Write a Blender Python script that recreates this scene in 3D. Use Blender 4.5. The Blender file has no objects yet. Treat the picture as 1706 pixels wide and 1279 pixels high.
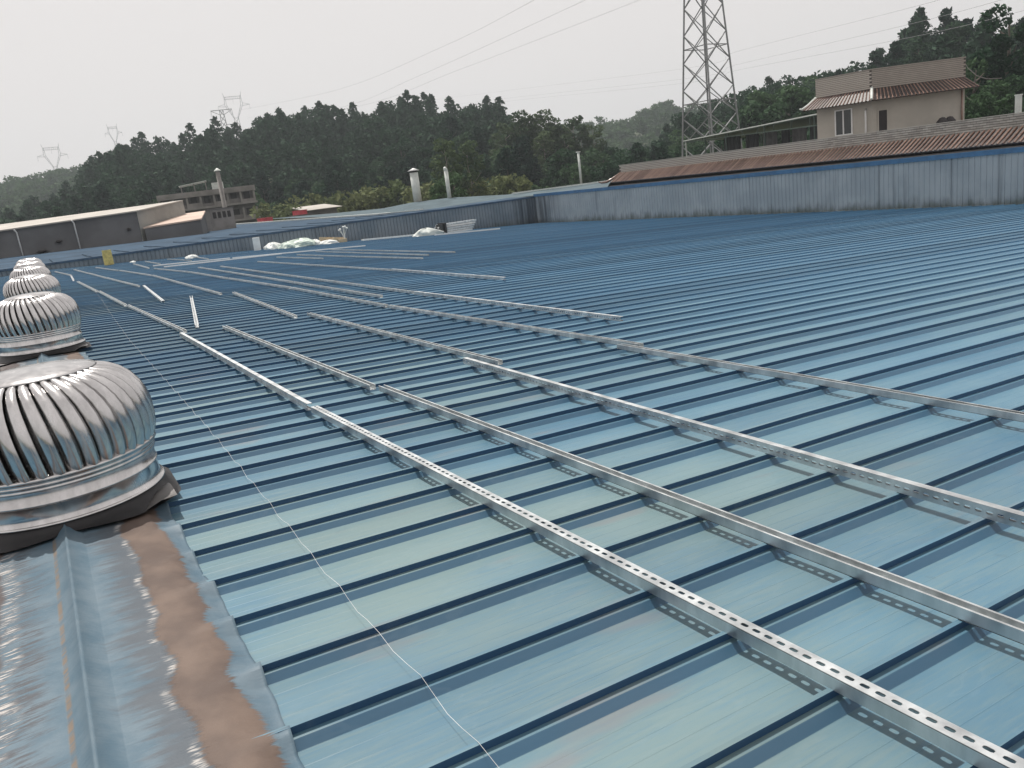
import bpy, math, random
import numpy as np
from mathutils import Matrix, Vector

# ------------------------------------------------------------------ camera, sky, sun, exposure
sc = bpy.context.scene
COL = sc.collection
PI = math.pi

cam_d = bpy.data.cameras.new('camera')
cam = bpy.data.objects.new('camera', cam_d)
COL.objects.link(cam)
cam_d.sensor_width = 36.0
cam_d.lens = 1349.0 / 1706.0 * 36.0
cam_d.clip_start = 0.05
cam_d.clip_end = 6000.0
R3 = Matrix(((0.85263399, 0.22499845, -0.47158349),
             (-0.50822081, 0.14749725, -0.84850231),
             (-0.12135444, 0.96313045, 0.24011006)))
# columns of the camera matrix are the camera axes; world x and y are (1st, 2nd) rows, the second row points back along -Y
ROW_Y = Vector((-0.50822081, 0.14749725, -0.84850231))
cam.matrix_world = Matrix.Translation((0, 0, 9.5)) @ R3.to_4x4()
sc.camera = cam

SUN_EL, SUN_AZ = 68.0, -3.0           # degrees; azimuth measured from +Y towards +X
world = bpy.data.worlds.new('World')
sc.world = world
world.use_nodes = True
wn, wl = world.node_tree.nodes, world.node_tree.links
wn.clear()
w_out = wn.new('ShaderNodeOutputWorld')
w_bg = wn.new('ShaderNodeBackground')
w_sky = wn.new('ShaderNodeTexSky')
w_sky.sky_type = 'NISHITA'
w_sky.sun_disc = False
w_sky.sun_elevation = math.radians(SUN_EL)
w_sky.sun_rotation = math.radians(SUN_AZ)
w_sky.air_density = 1.6
w_sky.dust_density = 6.0
w_sky.ozone_density = 1.0
w_hs = wn.new('ShaderNodeHueSaturation')
w_hs.inputs['Saturation'].default_value = 0.35
w_bg.inputs['Strength'].default_value = 0.11
wl.new(w_sky.outputs[0], w_hs.inputs['Color'])
w_mx = wn.new('ShaderNodeMix'); w_mx.data_type = 'RGBA'          # the even veil of hazy cloud
w_mx.inputs[0].default_value = 0.90
w_mx.inputs[7].default_value = (7.72, 7.34, 7.20, 1)
wl.new(w_hs.outputs[0], w_mx.inputs[6])
wl.new(w_mx.outputs[2], w_bg.inputs[0])
wl.new(w_bg.outputs[0], w_out.inputs[0])

sun_d = bpy.data.lights.new('sun', 'SUN')
sun_d.energy = 4.4
sun_d.angle = math.radians(0.6)
sun_d.color = (1.0, 0.955, 0.89)
sun = bpy.data.objects.new('sun', sun_d)
COL.objects.link(sun)
el, az = math.radians(SUN_EL), math.radians(SUN_AZ)
sdir = Vector((math.sin(az) * math.cos(el), math.cos(az) * math.cos(el), math.sin(el)))
sun.rotation_euler = (-sdir).to_track_quat('-Z', 'Y').to_euler()
sun.location = (0, 0, 60)

sc.view_settings.view_transform = 'Standard'
sc.view_settings.look = 'None'
sc.view_settings.exposure = 0.0
sc.view_settings.gamma = 1.0
sc.view_settings.use_curve_mapping = False

rnd = random.Random(11)
nrg = np.random.default_rng(11)

# ------------------------------------------------------------------ helpers
def tag(o, label=None, cat=None, group=None, kind=None):
    if label: o['label'] = label
    if cat: o['category'] = cat
    if group: o['group'] = group
    if kind: o['kind'] = kind
    return o

def empty(name, loc=(0, 0, 0), rz=0.0, label=None, cat=None, group=None):
    o = bpy.data.objects.new(name, None)
    o.empty_display_size = 0.2
    o.location = loc
    o.rotation_euler = (0, 0, rz)
    COL.objects.link(o)
    return tag(o, label, cat, group)

def place(name, mesh, parent=None, mat4=None):
    o = bpy.data.objects.new(name, mesh)
    COL.objects.link(o)
    if parent is not None: o.parent = parent
    if mat4 is not None: o.matrix_local = mat4
    return o

class MB:
    """collects faces for one mesh"""
    def __init__(s):
        s.v, s.f, s.m = [], [], []
    def add(s, vs, fs, mi=0):
        b = len(s.v)
        s.v += [tuple(p) for p in vs]
        s.f += [tuple(b + i for i in f) for f in fs]
        s.m += [mi] * len(fs)
        return s
    def box(s, lo, hi, M=None, mi=0):
        x0, y0, z0 = lo; x1, y1, z1 = hi
        vs = [Vector(p) for p in ((x0,y0,z0),(x1,y0,z0),(x1,y1,z0),(x0,y1,z0),(x0,y0,z1),(x1,y0,z1),(x1,y1,z1),(x0,y1,z1))]
        if M is not None: vs = [M @ p for p in vs]
        return s.add(vs, ((0,3,2,1),(4,5,6,7),(0,1,5,4),(1,2,6,5),(2,3,7,6),(3,0,4,7)), mi)
    def bar(s, a, b, w, h=None, mi=0):
        """box-section member from a to b"""
        h = h or w
        a, b = Vector(a), Vector(b)
        d = (b - a).normalized()
        up = Vector((0, 0, 1)) if abs(d.z) < 0.95 else Vector((1, 0, 0))
        u = d.cross(up).normalized() * (w / 2)
        t = u.normalized().cross(d).normalized() * (h / 2)
        vs = [a-u-t, a+u-t, a+u+t, a-u+t, b-u-t, b+u-t, b+u+t, b-u+t]
        return s.add(vs, ((0,1,2,3),(7,6,5,4),(0,4,5,1),(1,5,6,2),(2,6,7,3),(3,7,4,0)), mi)
    def tube(s, pts, r, n=6, mi=0, cap=True):
        pts = [Vector(p) for p in pts]
        rr = r if isinstance(r, (list, tuple)) else [r] * len(pts)
        b = len(s.v); k = len(pts)
        ref = Vector((0, 0, 1))
        for i, p in enumerate(pts):
            d = (pts[min(i+1, k-1)] - pts[max(i-1, 0)]).normalized()
            if abs(d.dot(ref)) > 0.95: u = d.cross(Vector((1, 0, 0))).normalized()
            else: u = d.cross(ref).normalized()
            t = u.cross(d)
            for j in range(n):
                a = 2*PI*j/n
                s.v.append(tuple(p + (u*math.cos(a) + t*math.sin(a)) * rr[i]))
        for i in range(k-1):
            for j in range(n):
                s.f.append((b+i*n+j, b+i*n+(j+1) % n, b+(i+1)*n+(j+1) % n, b+(i+1)*n+j)); s.m.append(mi)
        if cap:
            s.f.append(tuple(b+j for j in range(n))[::-1]); s.m.append(mi)
            s.f.append(tuple(b+(k-1)*n+j for j in range(n))); s.m.append(mi)
        return s
    def lathe(s, prof, n=32, c=(0, 0, 0), mi=0):
        """prof: list of (r, z)"""
        b = len(s.v); k = len(prof)
        for r, z in prof:
            for j in range(n):
                a = 2*PI*j/n
                s.v.append((c[0]+r*math.cos(a), c[1]+r*math.sin(a), c[2]+z))
        for i in range(k-1):
            for j in range(n):
                s.f.append((b+i*n+j, b+i*n+(j+1) % n, b+(i+1)*n+(j+1) % n, b+(i+1)*n+j)); s.m.append(mi)
        return s
    def poly(s, pts, th=0.0, mi=0):
        """horizontal-ish polygon with thickness th downwards"""
        n = len(pts)
        if th == 0: return s.add(pts, (tuple(range(n)),), mi)
        vs = [tuple(p) for p in pts] + [(p[0], p[1], p[2]-th) for p in pts]
        fs = [tuple(range(n)), tuple(range(2*n-1, n-1, -1))]
        fs += [(i, i+n, (i+1) % n + n, (i+1) % n) for i in range(n)]
        return s.add(vs, fs, mi)
    def mesh(s, name, mats, smooth=False):
        me = bpy.data.meshes.new(name)
        me.from_pydata(s.v, [], s.f)
        for m in (mats if isinstance(mats, (list, tuple)) else [mats]): me.materials.append(m)
        if any(s.m): me.polygons.foreach_set('material_index', s.m)
        if smooth: me.polygons.foreach_set('use_smooth', [True]*len(s.f))
        me.update()
        return me
    def obj(s, name, mats, parent=None, smooth=False, mat4=None):
        return place(name, s.mesh(name, mats, smooth), parent, mat4)

# ------------------------------------------------------------------ materials
class NT:
    """tiny node-graph writer"""
    def __init__(s, name):
        s.mat = bpy.data.materials.new(name); s.mat.use_nodes = True
        s.n, s.l = s.mat.node_tree.nodes, s.mat.node_tree.links
        s.b = s.n['Principled BSDF']
        s.geo = None
    def _in(s, sock, v):
        if hasattr(v, 'links'): s.l.new(v, sock)
        elif v is not None: sock.default_value = v
    def pos(s):
        if s.geo is None: s.geo = s.n.new('ShaderNodeNewGeometry')
        return s.geo.outputs['Position']
    def xyz(s):
        q = s.n.new('ShaderNodeSeparateXYZ'); s.l.new(s.pos(), q.inputs[0]); return q.outputs
    def vscale(s, v, sc_):
        m = s.n.new('ShaderNodeVectorMath'); m.operation = 'MULTIPLY'
        s.l.new(v, m.inputs[0]); m.inputs[1].default_value = sc_; return m.outputs[0]
    def noise(s, vec, scale=1.0, det=4.0, rough=0.55, col=False):
        t = s.n.new('ShaderNodeTexNoise'); s.l.new(vec, t.inputs['Vector'])
        t.inputs['Scale'].default_value = scale; t.inputs['Detail'].default_value = det; t.inputs['Roughness'].default_value = rough
        return t.outputs['Color' if col else 'Fac']
    def math(s, op, a, b=None, c=None, clamp=False):
        m = s.n.new('ShaderNodeMath'); m.operation = op; m.use_clamp = clamp
        s._in(m.inputs[0], a)
        if b is not None: s._in(m.inputs[1], b)
        if c is not None: s._in(m.inputs[2], c)
        return m.outputs[0]
    def step(s, v, lo, hi, a=0.0, b=1.0):
        m = s.n.new('ShaderNodeMapRange'); m.interpolation_type = 'SMOOTHSTEP'
        s._in(m.inputs['Value'], v); m.inputs['From Min'].default_value = lo; m.inputs['From Max'].default_value = hi
        m.inputs['To Min'].default_value = a; m.inputs['To Max'].default_value = b
        return m.outputs[0]
    def mix(s, f, a, b):
        m = s.n.new('ShaderNodeMix'); m.data_type = 'RGBA'
        s._in(m.inputs[0], f); s._in(m.inputs[6], col4(a)); s._in(m.inputs[7], col4(b))
        return m.outputs[2]
    def obrand(s):
        o = s.n.new('ShaderNodeObjectInfo'); return o.outputs['Random']
    def bump(s, h, strength=0.3, dist=0.01):
        b = s.n.new('ShaderNodeBump'); b.inputs['Strength'].default_value = strength; b.inputs['Distance'].default_value = dist
        s.l.new(h, b.inputs['Height']); s.l.new(b.outputs[0], s.b.inputs['Normal'])
    def out(s, color, rough=0.5, metal=0.0, spec=None):
        s._in(s.b.inputs['Base Color'], col4(color)); s._in(s.b.inputs['Roughness'], rough)
        s._in(s.b.inputs['Metallic'], metal)
        if spec is not None: s.b.inputs['Specular IOR Level'].default_value = spec
        return s.mat

def col4(c):
    if isinstance(c, (tuple, list)) and len(c) == 3: return (c[0], c[1], c[2], 1.0)
    return c

def plain(name, c, rough=0.6, metal=0.0, var=0.25, scale=3.0, spec=None):
    """a base colour with cloudy wear"""
    t = NT(name)
    f = t.noise(t.pos(), scale, 5, 0.6)
    k = t.step(f, 0.3, 0.7)
    a = tuple(x*(1-var) for x in c); b = tuple(min(1, x*(1+var*0.7)) for x in c)
    return t.out(t.mix(k, a, b), rough, metal, spec)

def m_roof():
    t = NT('blue_roof_paint')
    P = t.pos()
    x = t.xyz()
    along = t.noise(t.vscale(P, (0.55, 2.4, 1)), 1.0, 5, 0.6)
    fine = t.noise(t.vscale(P, (5, 60, 30)), 1.0, 4, 0.65)
    patch = t.noise(t.vscale(P, (0.35, 0.5, 1)), 1.0, 3, 0.5)
    near = t.step(x[0], 7.0, 0.5)                        # more grime washed out of the ridge end
    c = t.mix(t.step(along, 0.35, 0.68), (0.052, 0.141, 0.218), (0.084, 0.178, 0.242))
    dust = t.math('MULTIPLY', t.step(t.math('ADD', patch, t.math('MULTIPLY', fine, 0.35)), 0.52, 0.88), t.math('MULTIPLY_ADD', near, 0.85, 0.20))
    c = t.mix(t.math('MULTIPLY', dust, 0.75), c, (0.155, 0.212, 0.195))
    pink = t.noise(t.vscale(P, (1.1, 3.5, 1)), 1.3, 3, 0.5)
    c = t.mix(t.math('MULTIPLY', t.step(pink, 0.60, 0.75), t.math('MULTIPLY', near, 0.5)), c, (0.175, 0.162, 0.165))
    c = t.mix(t.math('MULTIPLY', t.step(fine, 0.5, 0.75), 0.25), c, (0.125, 0.195, 0.235))
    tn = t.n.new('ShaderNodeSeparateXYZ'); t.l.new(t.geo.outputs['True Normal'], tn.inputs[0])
    side_lift = t.math('MULTIPLY', t.step(t.math('MULTIPLY_ADD', x[1], 0.45, x[0]), 5.0, 16.0), t.step(t.obrand(), 0.0, 1.0, 0.6, 1.0))   # lightens the painted side shade farther off, unevenly from panel to panel
    c = t.mix(t.step(tn.outputs[2], 0.93, 0.60), c, t.mix(side_lift, (0.040, 0.106, 0.178), (0.110, 0.225, 0.335)))  # weak light on the rib slopes painted in as a darker blue
    c = t.mix(t.step(tn.outputs[2], 0.55, 0.20), c, t.mix(side_lift, (0.020, 0.066, 0.140), (0.085, 0.205, 0.340)))         # shade of the upright seam sides painted in over their less dusty blue
    pv = t.step(t.obrand(), 0, 1, 0.92, 1.07)
    vm = t.n.new('ShaderNodeVectorMath'); vm.operation = 'SCALE'; t.l.new(c, vm.inputs[0]); t.l.new(pv, vm.inputs['Scale']); c = vm.outputs[0]
    spots = t.noise(t.vscale(P, (9, 9, 9)), 1.0, 2, 0.5)
    sp2 = t.noise(t.vscale(P, (1.3, 1.3, 1)), 1.0, 3, 0.5)
    stain = t.math('MULTIPLY', t.step(spots, 0.66, 0.74), t.step(sp2, 0.48, 0.62))
    c = t.mix(t.math('MULTIPLY', stain, 0.22), c, (0.050, 0.085, 0.115))
    tide = t.step(t.math('ABSOLUTE', t.math('SUBTRACT', t.noise(t.vscale(P, (0.9, 3.0, 1)), 1.0, 4, 0.6), 0.56)), 0.012, 0.003)
    c = t.mix(t.math('MULTIPLY', tide, 0.045), c, (0.27, 0.33, 0.35))
    r = t.step(along, 0.2, 0.8, 0.42, 0.58)
    t.bump(t.noise(t.vscale(P, (1.2, 5, 5)), 1.6, 3, 0.5), 0.12, 0.02)
    return t.out(c, r, 0.0, 0.5)

def m_cap():
    t = NT('ridge_cap_paint')
    P = t.pos(); x = t.xyz()
    streak = t.noise(t.vscale(P, (9, 75, 9)), 1.0, 5, 0.7)
    streak2 = t.noise(t.vscale(P, (4, 28, 4)), 1.0, 4, 0.7)
    slow = t.noise(t.vscale(P, (0.2, 2.2, 1)), 1.0, 3, 0.5)
    cloud = t.noise(P, 7.0, 5, 0.6)
    base = t.mix(t.step(cloud, 0.3, 0.7), (0.070, 0.120, 0.160), (0.118, 0.165, 0.200))
    sw = t.math('MULTIPLY_ADD', t.math('SUBTRACT', slow, 0.5), 0.20, x[0])       # stripe edges wander slowly along the ridge
    s1 = t.math('MULTIPLY_ADD', t.math('SUBTRACT', streak, 0.5), 0.085, sw)
    dl = t.math('ABSOLUTE', t.math('SUBTRACT', s1, 0.185))
    dwide = t.math('ABSOLUTE', t.math('SUBTRACT', t.math('MULTIPLY_ADD', t.math('SUBTRACT', streak2, 0.5), 0.36, sw), 0.11))
    grey = t.math('MULTIPLY', t.step(dwide, 0.18, 0.07), 0.75)
    left = t.step(t.math('MULTIPLY_ADD', t.math('SUBTRACT', streak2, 0.5), 0.40, sw), -0.25, -0.36)
    grey = t.math('MAXIMUM', grey, t.math('MULTIPLY', left, t.step(streak, 0.42, 0.55)))
    c = t.mix(grey, base, (0.070, 0.074, 0.084))
    pale = t.math('MULTIPLY', t.step(t.math('ABSOLUTE', t.math('SUBTRACT', dl, 0.095)), 0.028, 0.006), t.step(streak, 0.46, 0.58))
    pale_l = t.math('MULTIPLY', t.step(t.math('ABSOLUTE', t.math('ADD', s1, 0.40)), 0.05, 0.01), t.step(streak, 0.5, 0.6))
    pale = t.math('MULTIPLY', pale, t.step(s1, 0.20, 0.14))
    pale = t.math('MULTIPLY', pale, t.step(t.noise(t.vscale(P, (3, 6, 3)), 1.0, 3, 0.5), 0.42, 0.58))
    c = t.mix(t.math('MAXIMUM', pale, pale_l), c, (0.44, 0.42, 0.40))
    bcol = t.mix(t.step(t.noise(t.vscale(P, (5, 4, 3)), 1.0, 3, 0.5), 0.35, 0.65), (0.092, 0.066, 0.055), (0.145, 0.105, 0.084))
    c = t.mix(t.step(dl, 0.098, 0.080), c, bcol)
    bl = t.step(s1, -0.43, -0.455)
    c = t.mix(bl, c, (0.075, 0.060, 0.058))
    rust = t.math('MULTIPLY', t.step(t.math('ABSOLUTE', t.math('ADD', x[0], 0.217)), 0.013, 0.004), t.step(streak2, 0.35, 0.6))
    c = t.mix(t.math('MULTIPLY', rust, 0.7), c, (0.20, 0.13, 0.07))
    hgt = t.math('MULTIPLY_ADD', t.step(dl, 0.11, 0.07), 0.9, t.math('MULTIPLY', streak, 0.6))
    t.bump(hgt, 0.5, 0.006)
    return t.out(c, t.step(dl, 0.098, 0.08, 0.52, 0.62), 0.0, 0.35)

def m_wall(name, c1, c2, zb, grime):
    t = NT(name)
    P = t.pos(); x = t.xyz()
    st = t.noise(t.vscale(P, (3.2, 3.2, 0.12)), 1.0, 5, 0.65)
    cl = t.noise(P, 0.6, 4, 0.55)
    c = t.mix(t.step(cl, 0.35, 0.65), c1, c2)
    c = t.mix(t.math('MULTIPLY', t.step(st, 0.55, 0.76), 0.6), c, (0.06, 0.075, 0.09))
    low = t.step(t.math('MULTIPLY_ADD', t.noise(t.vscale(P, (2, 2, 1)), 1.5, 4, 0.6), 0.9, t.math('SUBTRACT', x[2], zb)), 0.95, 0.35)
    c = t.mix(t.math('MULTIPLY', low, grime), c, (0.045, 0.060, 0.050))
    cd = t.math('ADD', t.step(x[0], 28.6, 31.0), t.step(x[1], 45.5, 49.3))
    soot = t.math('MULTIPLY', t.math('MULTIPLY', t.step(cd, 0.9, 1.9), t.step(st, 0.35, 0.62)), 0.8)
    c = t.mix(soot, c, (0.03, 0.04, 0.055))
    return t.out(c, 0.5, 0.0, 0.4)

def m_metal(name, c, rough, scratch=0.12):
    t = NT(name)
    P = t.pos()
    f = t.noise(t.vscale(P, (9, 9, 3)), 1.0, 5, 0.6)
    k = t.step(f, 0.3, 0.72)
    r = t.step(f, 0.2, 0.8, rough-scratch*0.5, rough+scratch)
    t.bump(t.noise(P, 14.0, 3, 0.5), 0.05, 0.010)
    return t.out(t.mix(k, tuple(q*0.72 for q in c), c), r, 1.0)

def m_leaf(name, a, b, trans=0.25):
    t = NT(name)
    P = t.pos()
    f = t.noise(P, 0.35, 3, 0.6)
    k = t.math('ADD', t.math('MULTIPLY', t.obrand(), 0.6), t.math('MULTIPLY', f, 0.4))
    c = t.mix(t.step(k, 0.15, 0.85), a, b)
    t.out(c, 0.75, 0.0, 0.10)
    tr = t.n.new('ShaderNodeBsdfTranslucent'); t.l.new(c, tr.inputs[0])
    mx = t.n.new('ShaderNodeMixShader'); mx.inputs[0].default_value = trans
    o = t.n['Material Output']
    t.l.new(t.b.outputs[0], mx.inputs[1]); t.l.new(tr.outputs[0], mx.inputs[2]); t.l.new(mx.outputs[0], o.inputs[0])
    return t.mat

def m_brick():
    t = NT('tan_brick_tile')
    P = t.pos()
    k = t.step(t.math('ADD', t.math('MULTIPLY', t.obrand(), 0.5), t.math('MULTIPLY', t.noise(P, 2.4, 4, 0.6), 0.6)), 0.25, 0.8)
    c = t.mix(k, (0.32, 0.285, 0.25), (0.46, 0.415, 0.365))
    return t.out(c, 0.6, 0.0, 0.4)

def m_tile():
    t = NT('glazed_roof_tile')
    P = t.pos()
    k = t.step(t.math('ADD', t.math('MULTIPLY', t.obrand(), 0.5), t.math('MULTIPLY', t.noise(P, 5.0, 4, 0.6), 0.6)), 0.25, 0.8)
    c = t.mix(k, (0.120, 0.070, 0.055), (0.26, 0.165, 0.130))
    return t.out(c, 0.18, 0.0, 0.6)

M = {}
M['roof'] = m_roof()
M['cap'] = m_cap()
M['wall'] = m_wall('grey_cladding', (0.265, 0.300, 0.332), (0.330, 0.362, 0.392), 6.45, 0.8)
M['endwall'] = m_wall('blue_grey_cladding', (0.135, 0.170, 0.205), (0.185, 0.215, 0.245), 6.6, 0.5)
M['trim'] = plain('blue_trim', (0.032, 0.115, 0.235), 0.5, 0, 0.2)
M['trim_navy'] = plain('navy_trim', (0.022, 0.060, 0.115), 0.55, 0, 0.25)
M['steel'] = m_metal('stainless_steel', (0.69, 0.675, 0.67), 0.19)
M['galv'] = m_metal('galvanised_steel', (0.70, 0.73, 0.74), 0.40, 0.1)
M['dull'] = m_metal('dull_flashing', (0.25, 0.24, 0.235), 0.45)
M['skirt'] = m_metal('shadowed_skirt_metal', (0.065, 0.064, 0.066), 0.5)  # base colour darkened to stand for the shadow under the flange
M['brick'] = m_brick()
M['mortar'] = plain('dark_mortar', (0.095, 0.080, 0.072), 0.9)
M['tile'] = m_tile()
M['tilebed'] = plain('tile_pan', (0.022, 0.013, 0.011), 0.5)
M['plaster'] = plain('house_plaster', (0.42, 0.392, 0.345), 0.8, 0, 0.10, 0.8)
M['white'] = plain('white_paint', (0.72, 0.72, 0.71), 0.45, 0, 0.08)
M['pvc'] = plain('pale_pipe', (0.55, 0.58, 0.55), 0.5, 0, 0.12)
M['dark'] = plain('dark_interior', (0.020, 0.015, 0.015), 0.7)
M['glass'] = NT('dark_glass').out((0.025, 0.03, 0.03), 0.06, 0.0, 0.6)
M['green_steel'] = plain('green_steel', (0.055, 0.085, 0.070), 0.5, 0, 0.2)
M['tarp_dark'] = plain('black_tarp', (0.020, 0.022, 0.024), 0.55)
M['tarp_grey'] = plain('grey_sheet', (0.085, 0.085, 0.085), 0.6)
M['pylon'] = plain('pylon_steel', (0.23, 0.235, 0.24), 0.5, 0.3, 0.2)
M['wire'] = plain('aluminium_wire', (0.33, 0.33, 0.34), 0.5, 0.2)
M['bag'] = plain('white_sack', (0.66, 0.68, 0.66), 0.55, 0, 0.12, 6)
M['bag_green'] = plain('pale_green_sack', (0.50, 0.58, 0.52), 0.55, 0, 0.12, 6)
M['tan'] = plain('tan_board', (0.46, 0.37, 0.25), 0.7, 0, 0.2)
M['yellow'] = plain('yellow_drum', (0.52, 0.42, 0.14), 0.5, 0, 0.25, 8)
M['shed_roof'] = plain('shed_roof', (0.40, 0.37, 0.33), 0.6, 0, 0.15, 0.5)
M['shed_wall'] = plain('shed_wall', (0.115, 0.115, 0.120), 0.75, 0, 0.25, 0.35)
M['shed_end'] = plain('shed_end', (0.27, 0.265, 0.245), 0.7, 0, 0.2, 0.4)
M['annex_roof'] = plain('annex_roof', (0.52, 0.40, 0.33), 0.7, 0, 0.15, 0.5)
M['concrete'] = plain('old_concrete', (0.21, 0.195, 0.185), 0.85, 0, 0.3, 0.5)
M['concrete_dk'] = plain('dirty_concrete', (0.13, 0.12, 0.115), 0.85, 0, 0.3, 0.6)
M['red'] = plain('red_sheet', (0.50, 0.05, 0.07), 0.6)
M['pale_roof'] = plain('pale_roof_sheet', (0.085, 0.118, 0.135), 0.85, 0, 0.2, 0.6, 0.15)
M['blue_roof2'] = plain('blue_roof_sheet', (0.036, 0.068, 0.108), 0.85, 0, 0.3, 0.5, 0.15)
M['string'] = plain('white_string', (0.60, 0.60, 0.60), 0.6)
M['bark'] = plain('bark', (0.10, 0.085, 0.070), 0.9)
M['pale_bark'] = plain('pale_bark', (0.24, 0.21, 0.18), 0.9)
M['pine'] = m_leaf('pine_needles', (0.009, 0.028, 0.019), (0.032, 0.066, 0.038), 0.18)
M['broad'] = m_leaf('broad_leaves', (0.018, 0.048, 0.024), (0.058, 0.105, 0.046), 0.24)
M['euc'] = m_leaf('eucalyptus_leaves', (0.040, 0.070, 0.032), (0.080, 0.115, 0.052), 0.25)
M['shrub'] = m_leaf('shrub_leaves', (0.070, 0.100, 0.040), (0.130, 0.150, 0.065), 0.25)

def m_ground():
    t = NT('ground_soil')
    P = t.pos()
    c = t.mix(t.step(t.noise(P, 0.05, 5, 0.6), 0.35, 0.65), (0.075, 0.085, 0.040), (0.14, 0.12, 0.085))
    return t.out(c, 0.95)
M['ground'] = m_ground()
def m_hill():
    t = NT('hill_soil')
    P = t.pos()
    c = t.mix(t.step(t.noise(P, 0.12, 5, 0.65), 0.35, 0.65), (0.026, 0.040, 0.018), (0.060, 0.075, 0.032))
    return t.out(c, 0.95)
M['hill'] = m_hill()

# ------------------------------------------------------------------ setting: ground and hills
def interp(tab, a):
    xs = [p[0] for p in tab]
    if a <= xs[0]: return tab[0][1]
    if a >= xs[-1]: return tab[-1][1]
    return float(np.interp(a, xs, [p[1] for p in tab]))

NEAR = [(-6.47,.0505),(1.07,.0442),(3.62,.0659),(4.78,.0782),(6.22,.0852),(7.99,.0879),(9.48,.0937),(11.37,.1015),(12.41,.0959),(14.31,.0985),(15.15,.1068),(16.7,.1088),(18.63,.1087),(20.52,.1013),(22.15,.1055),(23.37,.1086),(25.33,.1028),(26.89,.0956),(28.89,.0929),(30.48,.0882),(31.55,.0663),(33.07,.0494),(36.44,.0351),(37.44,.0329),(39.44,.0305),(41.04,.035),(42.09,.0493),(42.75,.0708),(43.72,.0736),(45.05,.0716),(46.2,.0802),(47.31,.0799),(49.48,.0778),(50.88,.0703),(52.28,.0695),(53.64,.0706),(54.81,.0781),(55.64,.0875),(56.92,.0975),(58.78,.0949),(59.99,.0892),(62.05,.0768),(67.15,.07)]
FAR = [(-6.27,.0642),(-.57,.0614),(1.04,.0657),(2.66,.0677),(4.02,.0708),(6.06,.0722),(13.26,.0722),(29.01,.0546),(35.56,.0575),(37.16,.0553),(38.34,.0519),(39.56,.0572),(41.18,.0654),(42.14,.0631),(43.47,.0559),(52.22,.028),(67.33,.0115)]
RIDGE_D = [(-6, 235), (8, 235), (30, 215), (41, 215), (46, 190), (56, 165), (62, 140), (70, 130)]
BASE_D = [(-6, 128), (10, 132), (20, 128), (30, 110), (40, 112), (50, 105), (62, 92), (70, 90)]
CAM_Z = 9.5

def smooth(t):
    t = max(0.0, min(1.0, t)); return t*t*(3-2*t)

def near_z(a, d):
    rd, bd = interp(RIDGE_D, a), interp(BASE_D, a)
    top = 5.0*math.exp(-((a-6.2)/2.6)**2) + CAM_Z + interp(NEAR, a)*rd - (13.2 - 2.8*smooth((a-8)/5)*(1-smooth((a-30)/3)) - 4.5*smooth((a-43)/9))
    t = (d-bd)/(rd-bd)
    z = 2.0 + (top-2.0)*smooth(t*0.5 + 0.5*t if t < 1 else 1)
    if d > rd: z -= (d-rd)*0.10
    return z + 0.8*math.sin(a*1.3)*math.sin(d*0.07)

def far_z(a, d):
    rd, bd = 470.0, 260.0
    top = CAM_Z + interp(FAR, a)*rd - 8.0
    z = 2.0 + (top-2.0)*smooth((d-bd)/(rd-bd))
    if d > rd: z -= (d-rd)*0.12
    return z

def polar_sheet(name, zf, a0, a1, na, d0, d1, nd):
    vs, fs = [], []
    for i in range(na+1):
        a = a0+(a1-a0)*i/na; ar = math.radians(a)
        for j in range(nd+1):
            d = d0+(d1-d0)*j/nd
            e = zf(a, d)
            if j == 0 or j == nd or i == 0 or i == na: e = -0.6
            vs.append((math.sin(ar)*d, math.cos(ar)*d, e))
    for i in range(na):
        for j in range(nd):
            p = i*(nd+1)+j
            fs.append((p, p+nd+1, p+nd+2, p+1))
    b = MB().add(vs, fs)
    # faces wind so that normals look up
    return b

g = MB()
ng = 24
g.add([(math.cos(2*PI*i/48)*r, math.sin(2*PI*i/48)*r, 0.0) for r in (20, 120, 500, 3200) for i in range(48)],
      [(k*48+i, (k+1)*48+i, (k+1)*48+(i+1) % 48, k*48+(i+1) % 48) for k in range(3) for i in range(48)] + [tuple(range(48))])
tag(g.obj('ground', M['ground']), kind='structure')
tag(polar_sheet('near_hill', near_z, -16, 76, 92, 84, 300, 46).obj('wooded_hill', M['hill'], smooth=True), kind='structure')
tag(polar_sheet('far_hill', far_z, -20, 78, 70, 255, 640, 40).obj('distant_hill', M['hill'], smooth=True), kind='structure')

# ------------------------------------------------------------------ trees
def leaf_mesh(name, cen, size, mat, seed, flat=0.0):
    """cen: (n,3) leaf centres; builds small bent leaf sprays"""
    r = np.random.default_rng(seed)
    n = len(cen)
    nrm = r.normal(size=(n, 3)); nrm[:, 2] = np.abs(nrm[:, 2])*(1-flat) + flat*1.5
    nrm /= np.linalg.norm(nrm, axis=1)[:, None]
    t = r.normal(size=(n, 3)); t -= (t*nrm).sum(1)[:, None]*nrm; t /= np.linalg.norm(t, axis=1)[:, None]
    b = np.cross(nrm, t)
    s = (size*r.uniform(0.6, 1.35, n))[:, None]
    v = np.empty((n, 4, 3))
    v[:, 0] = cen - t*s; v[:, 1] = cen - b*s*0.55 + nrm*s*0.18; v[:, 2] = cen + t*s; v[:, 3] = cen + b*s*0.55 + nrm*s*0.18
    me = bpy.data.meshes.new(name)
    me.vertices.add(4*n); me.vertices.foreach_set('co', v.reshape(-1))
    me.loops.add(4*n); me.loops.foreach_set('vertex_index', np.arange(4*n, dtype=np.int32))
    me.polygons.add(n); me.polygons.foreach_set('loop_start', np.arange(0, 4*n, 4, dtype=np.int32))
    me.polygons.foreach_set('loop_total', np.full(n, 4, dtype=np.int32))
    me.materials.append(mat); me.update(calc_edges=True)
    return me

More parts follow.
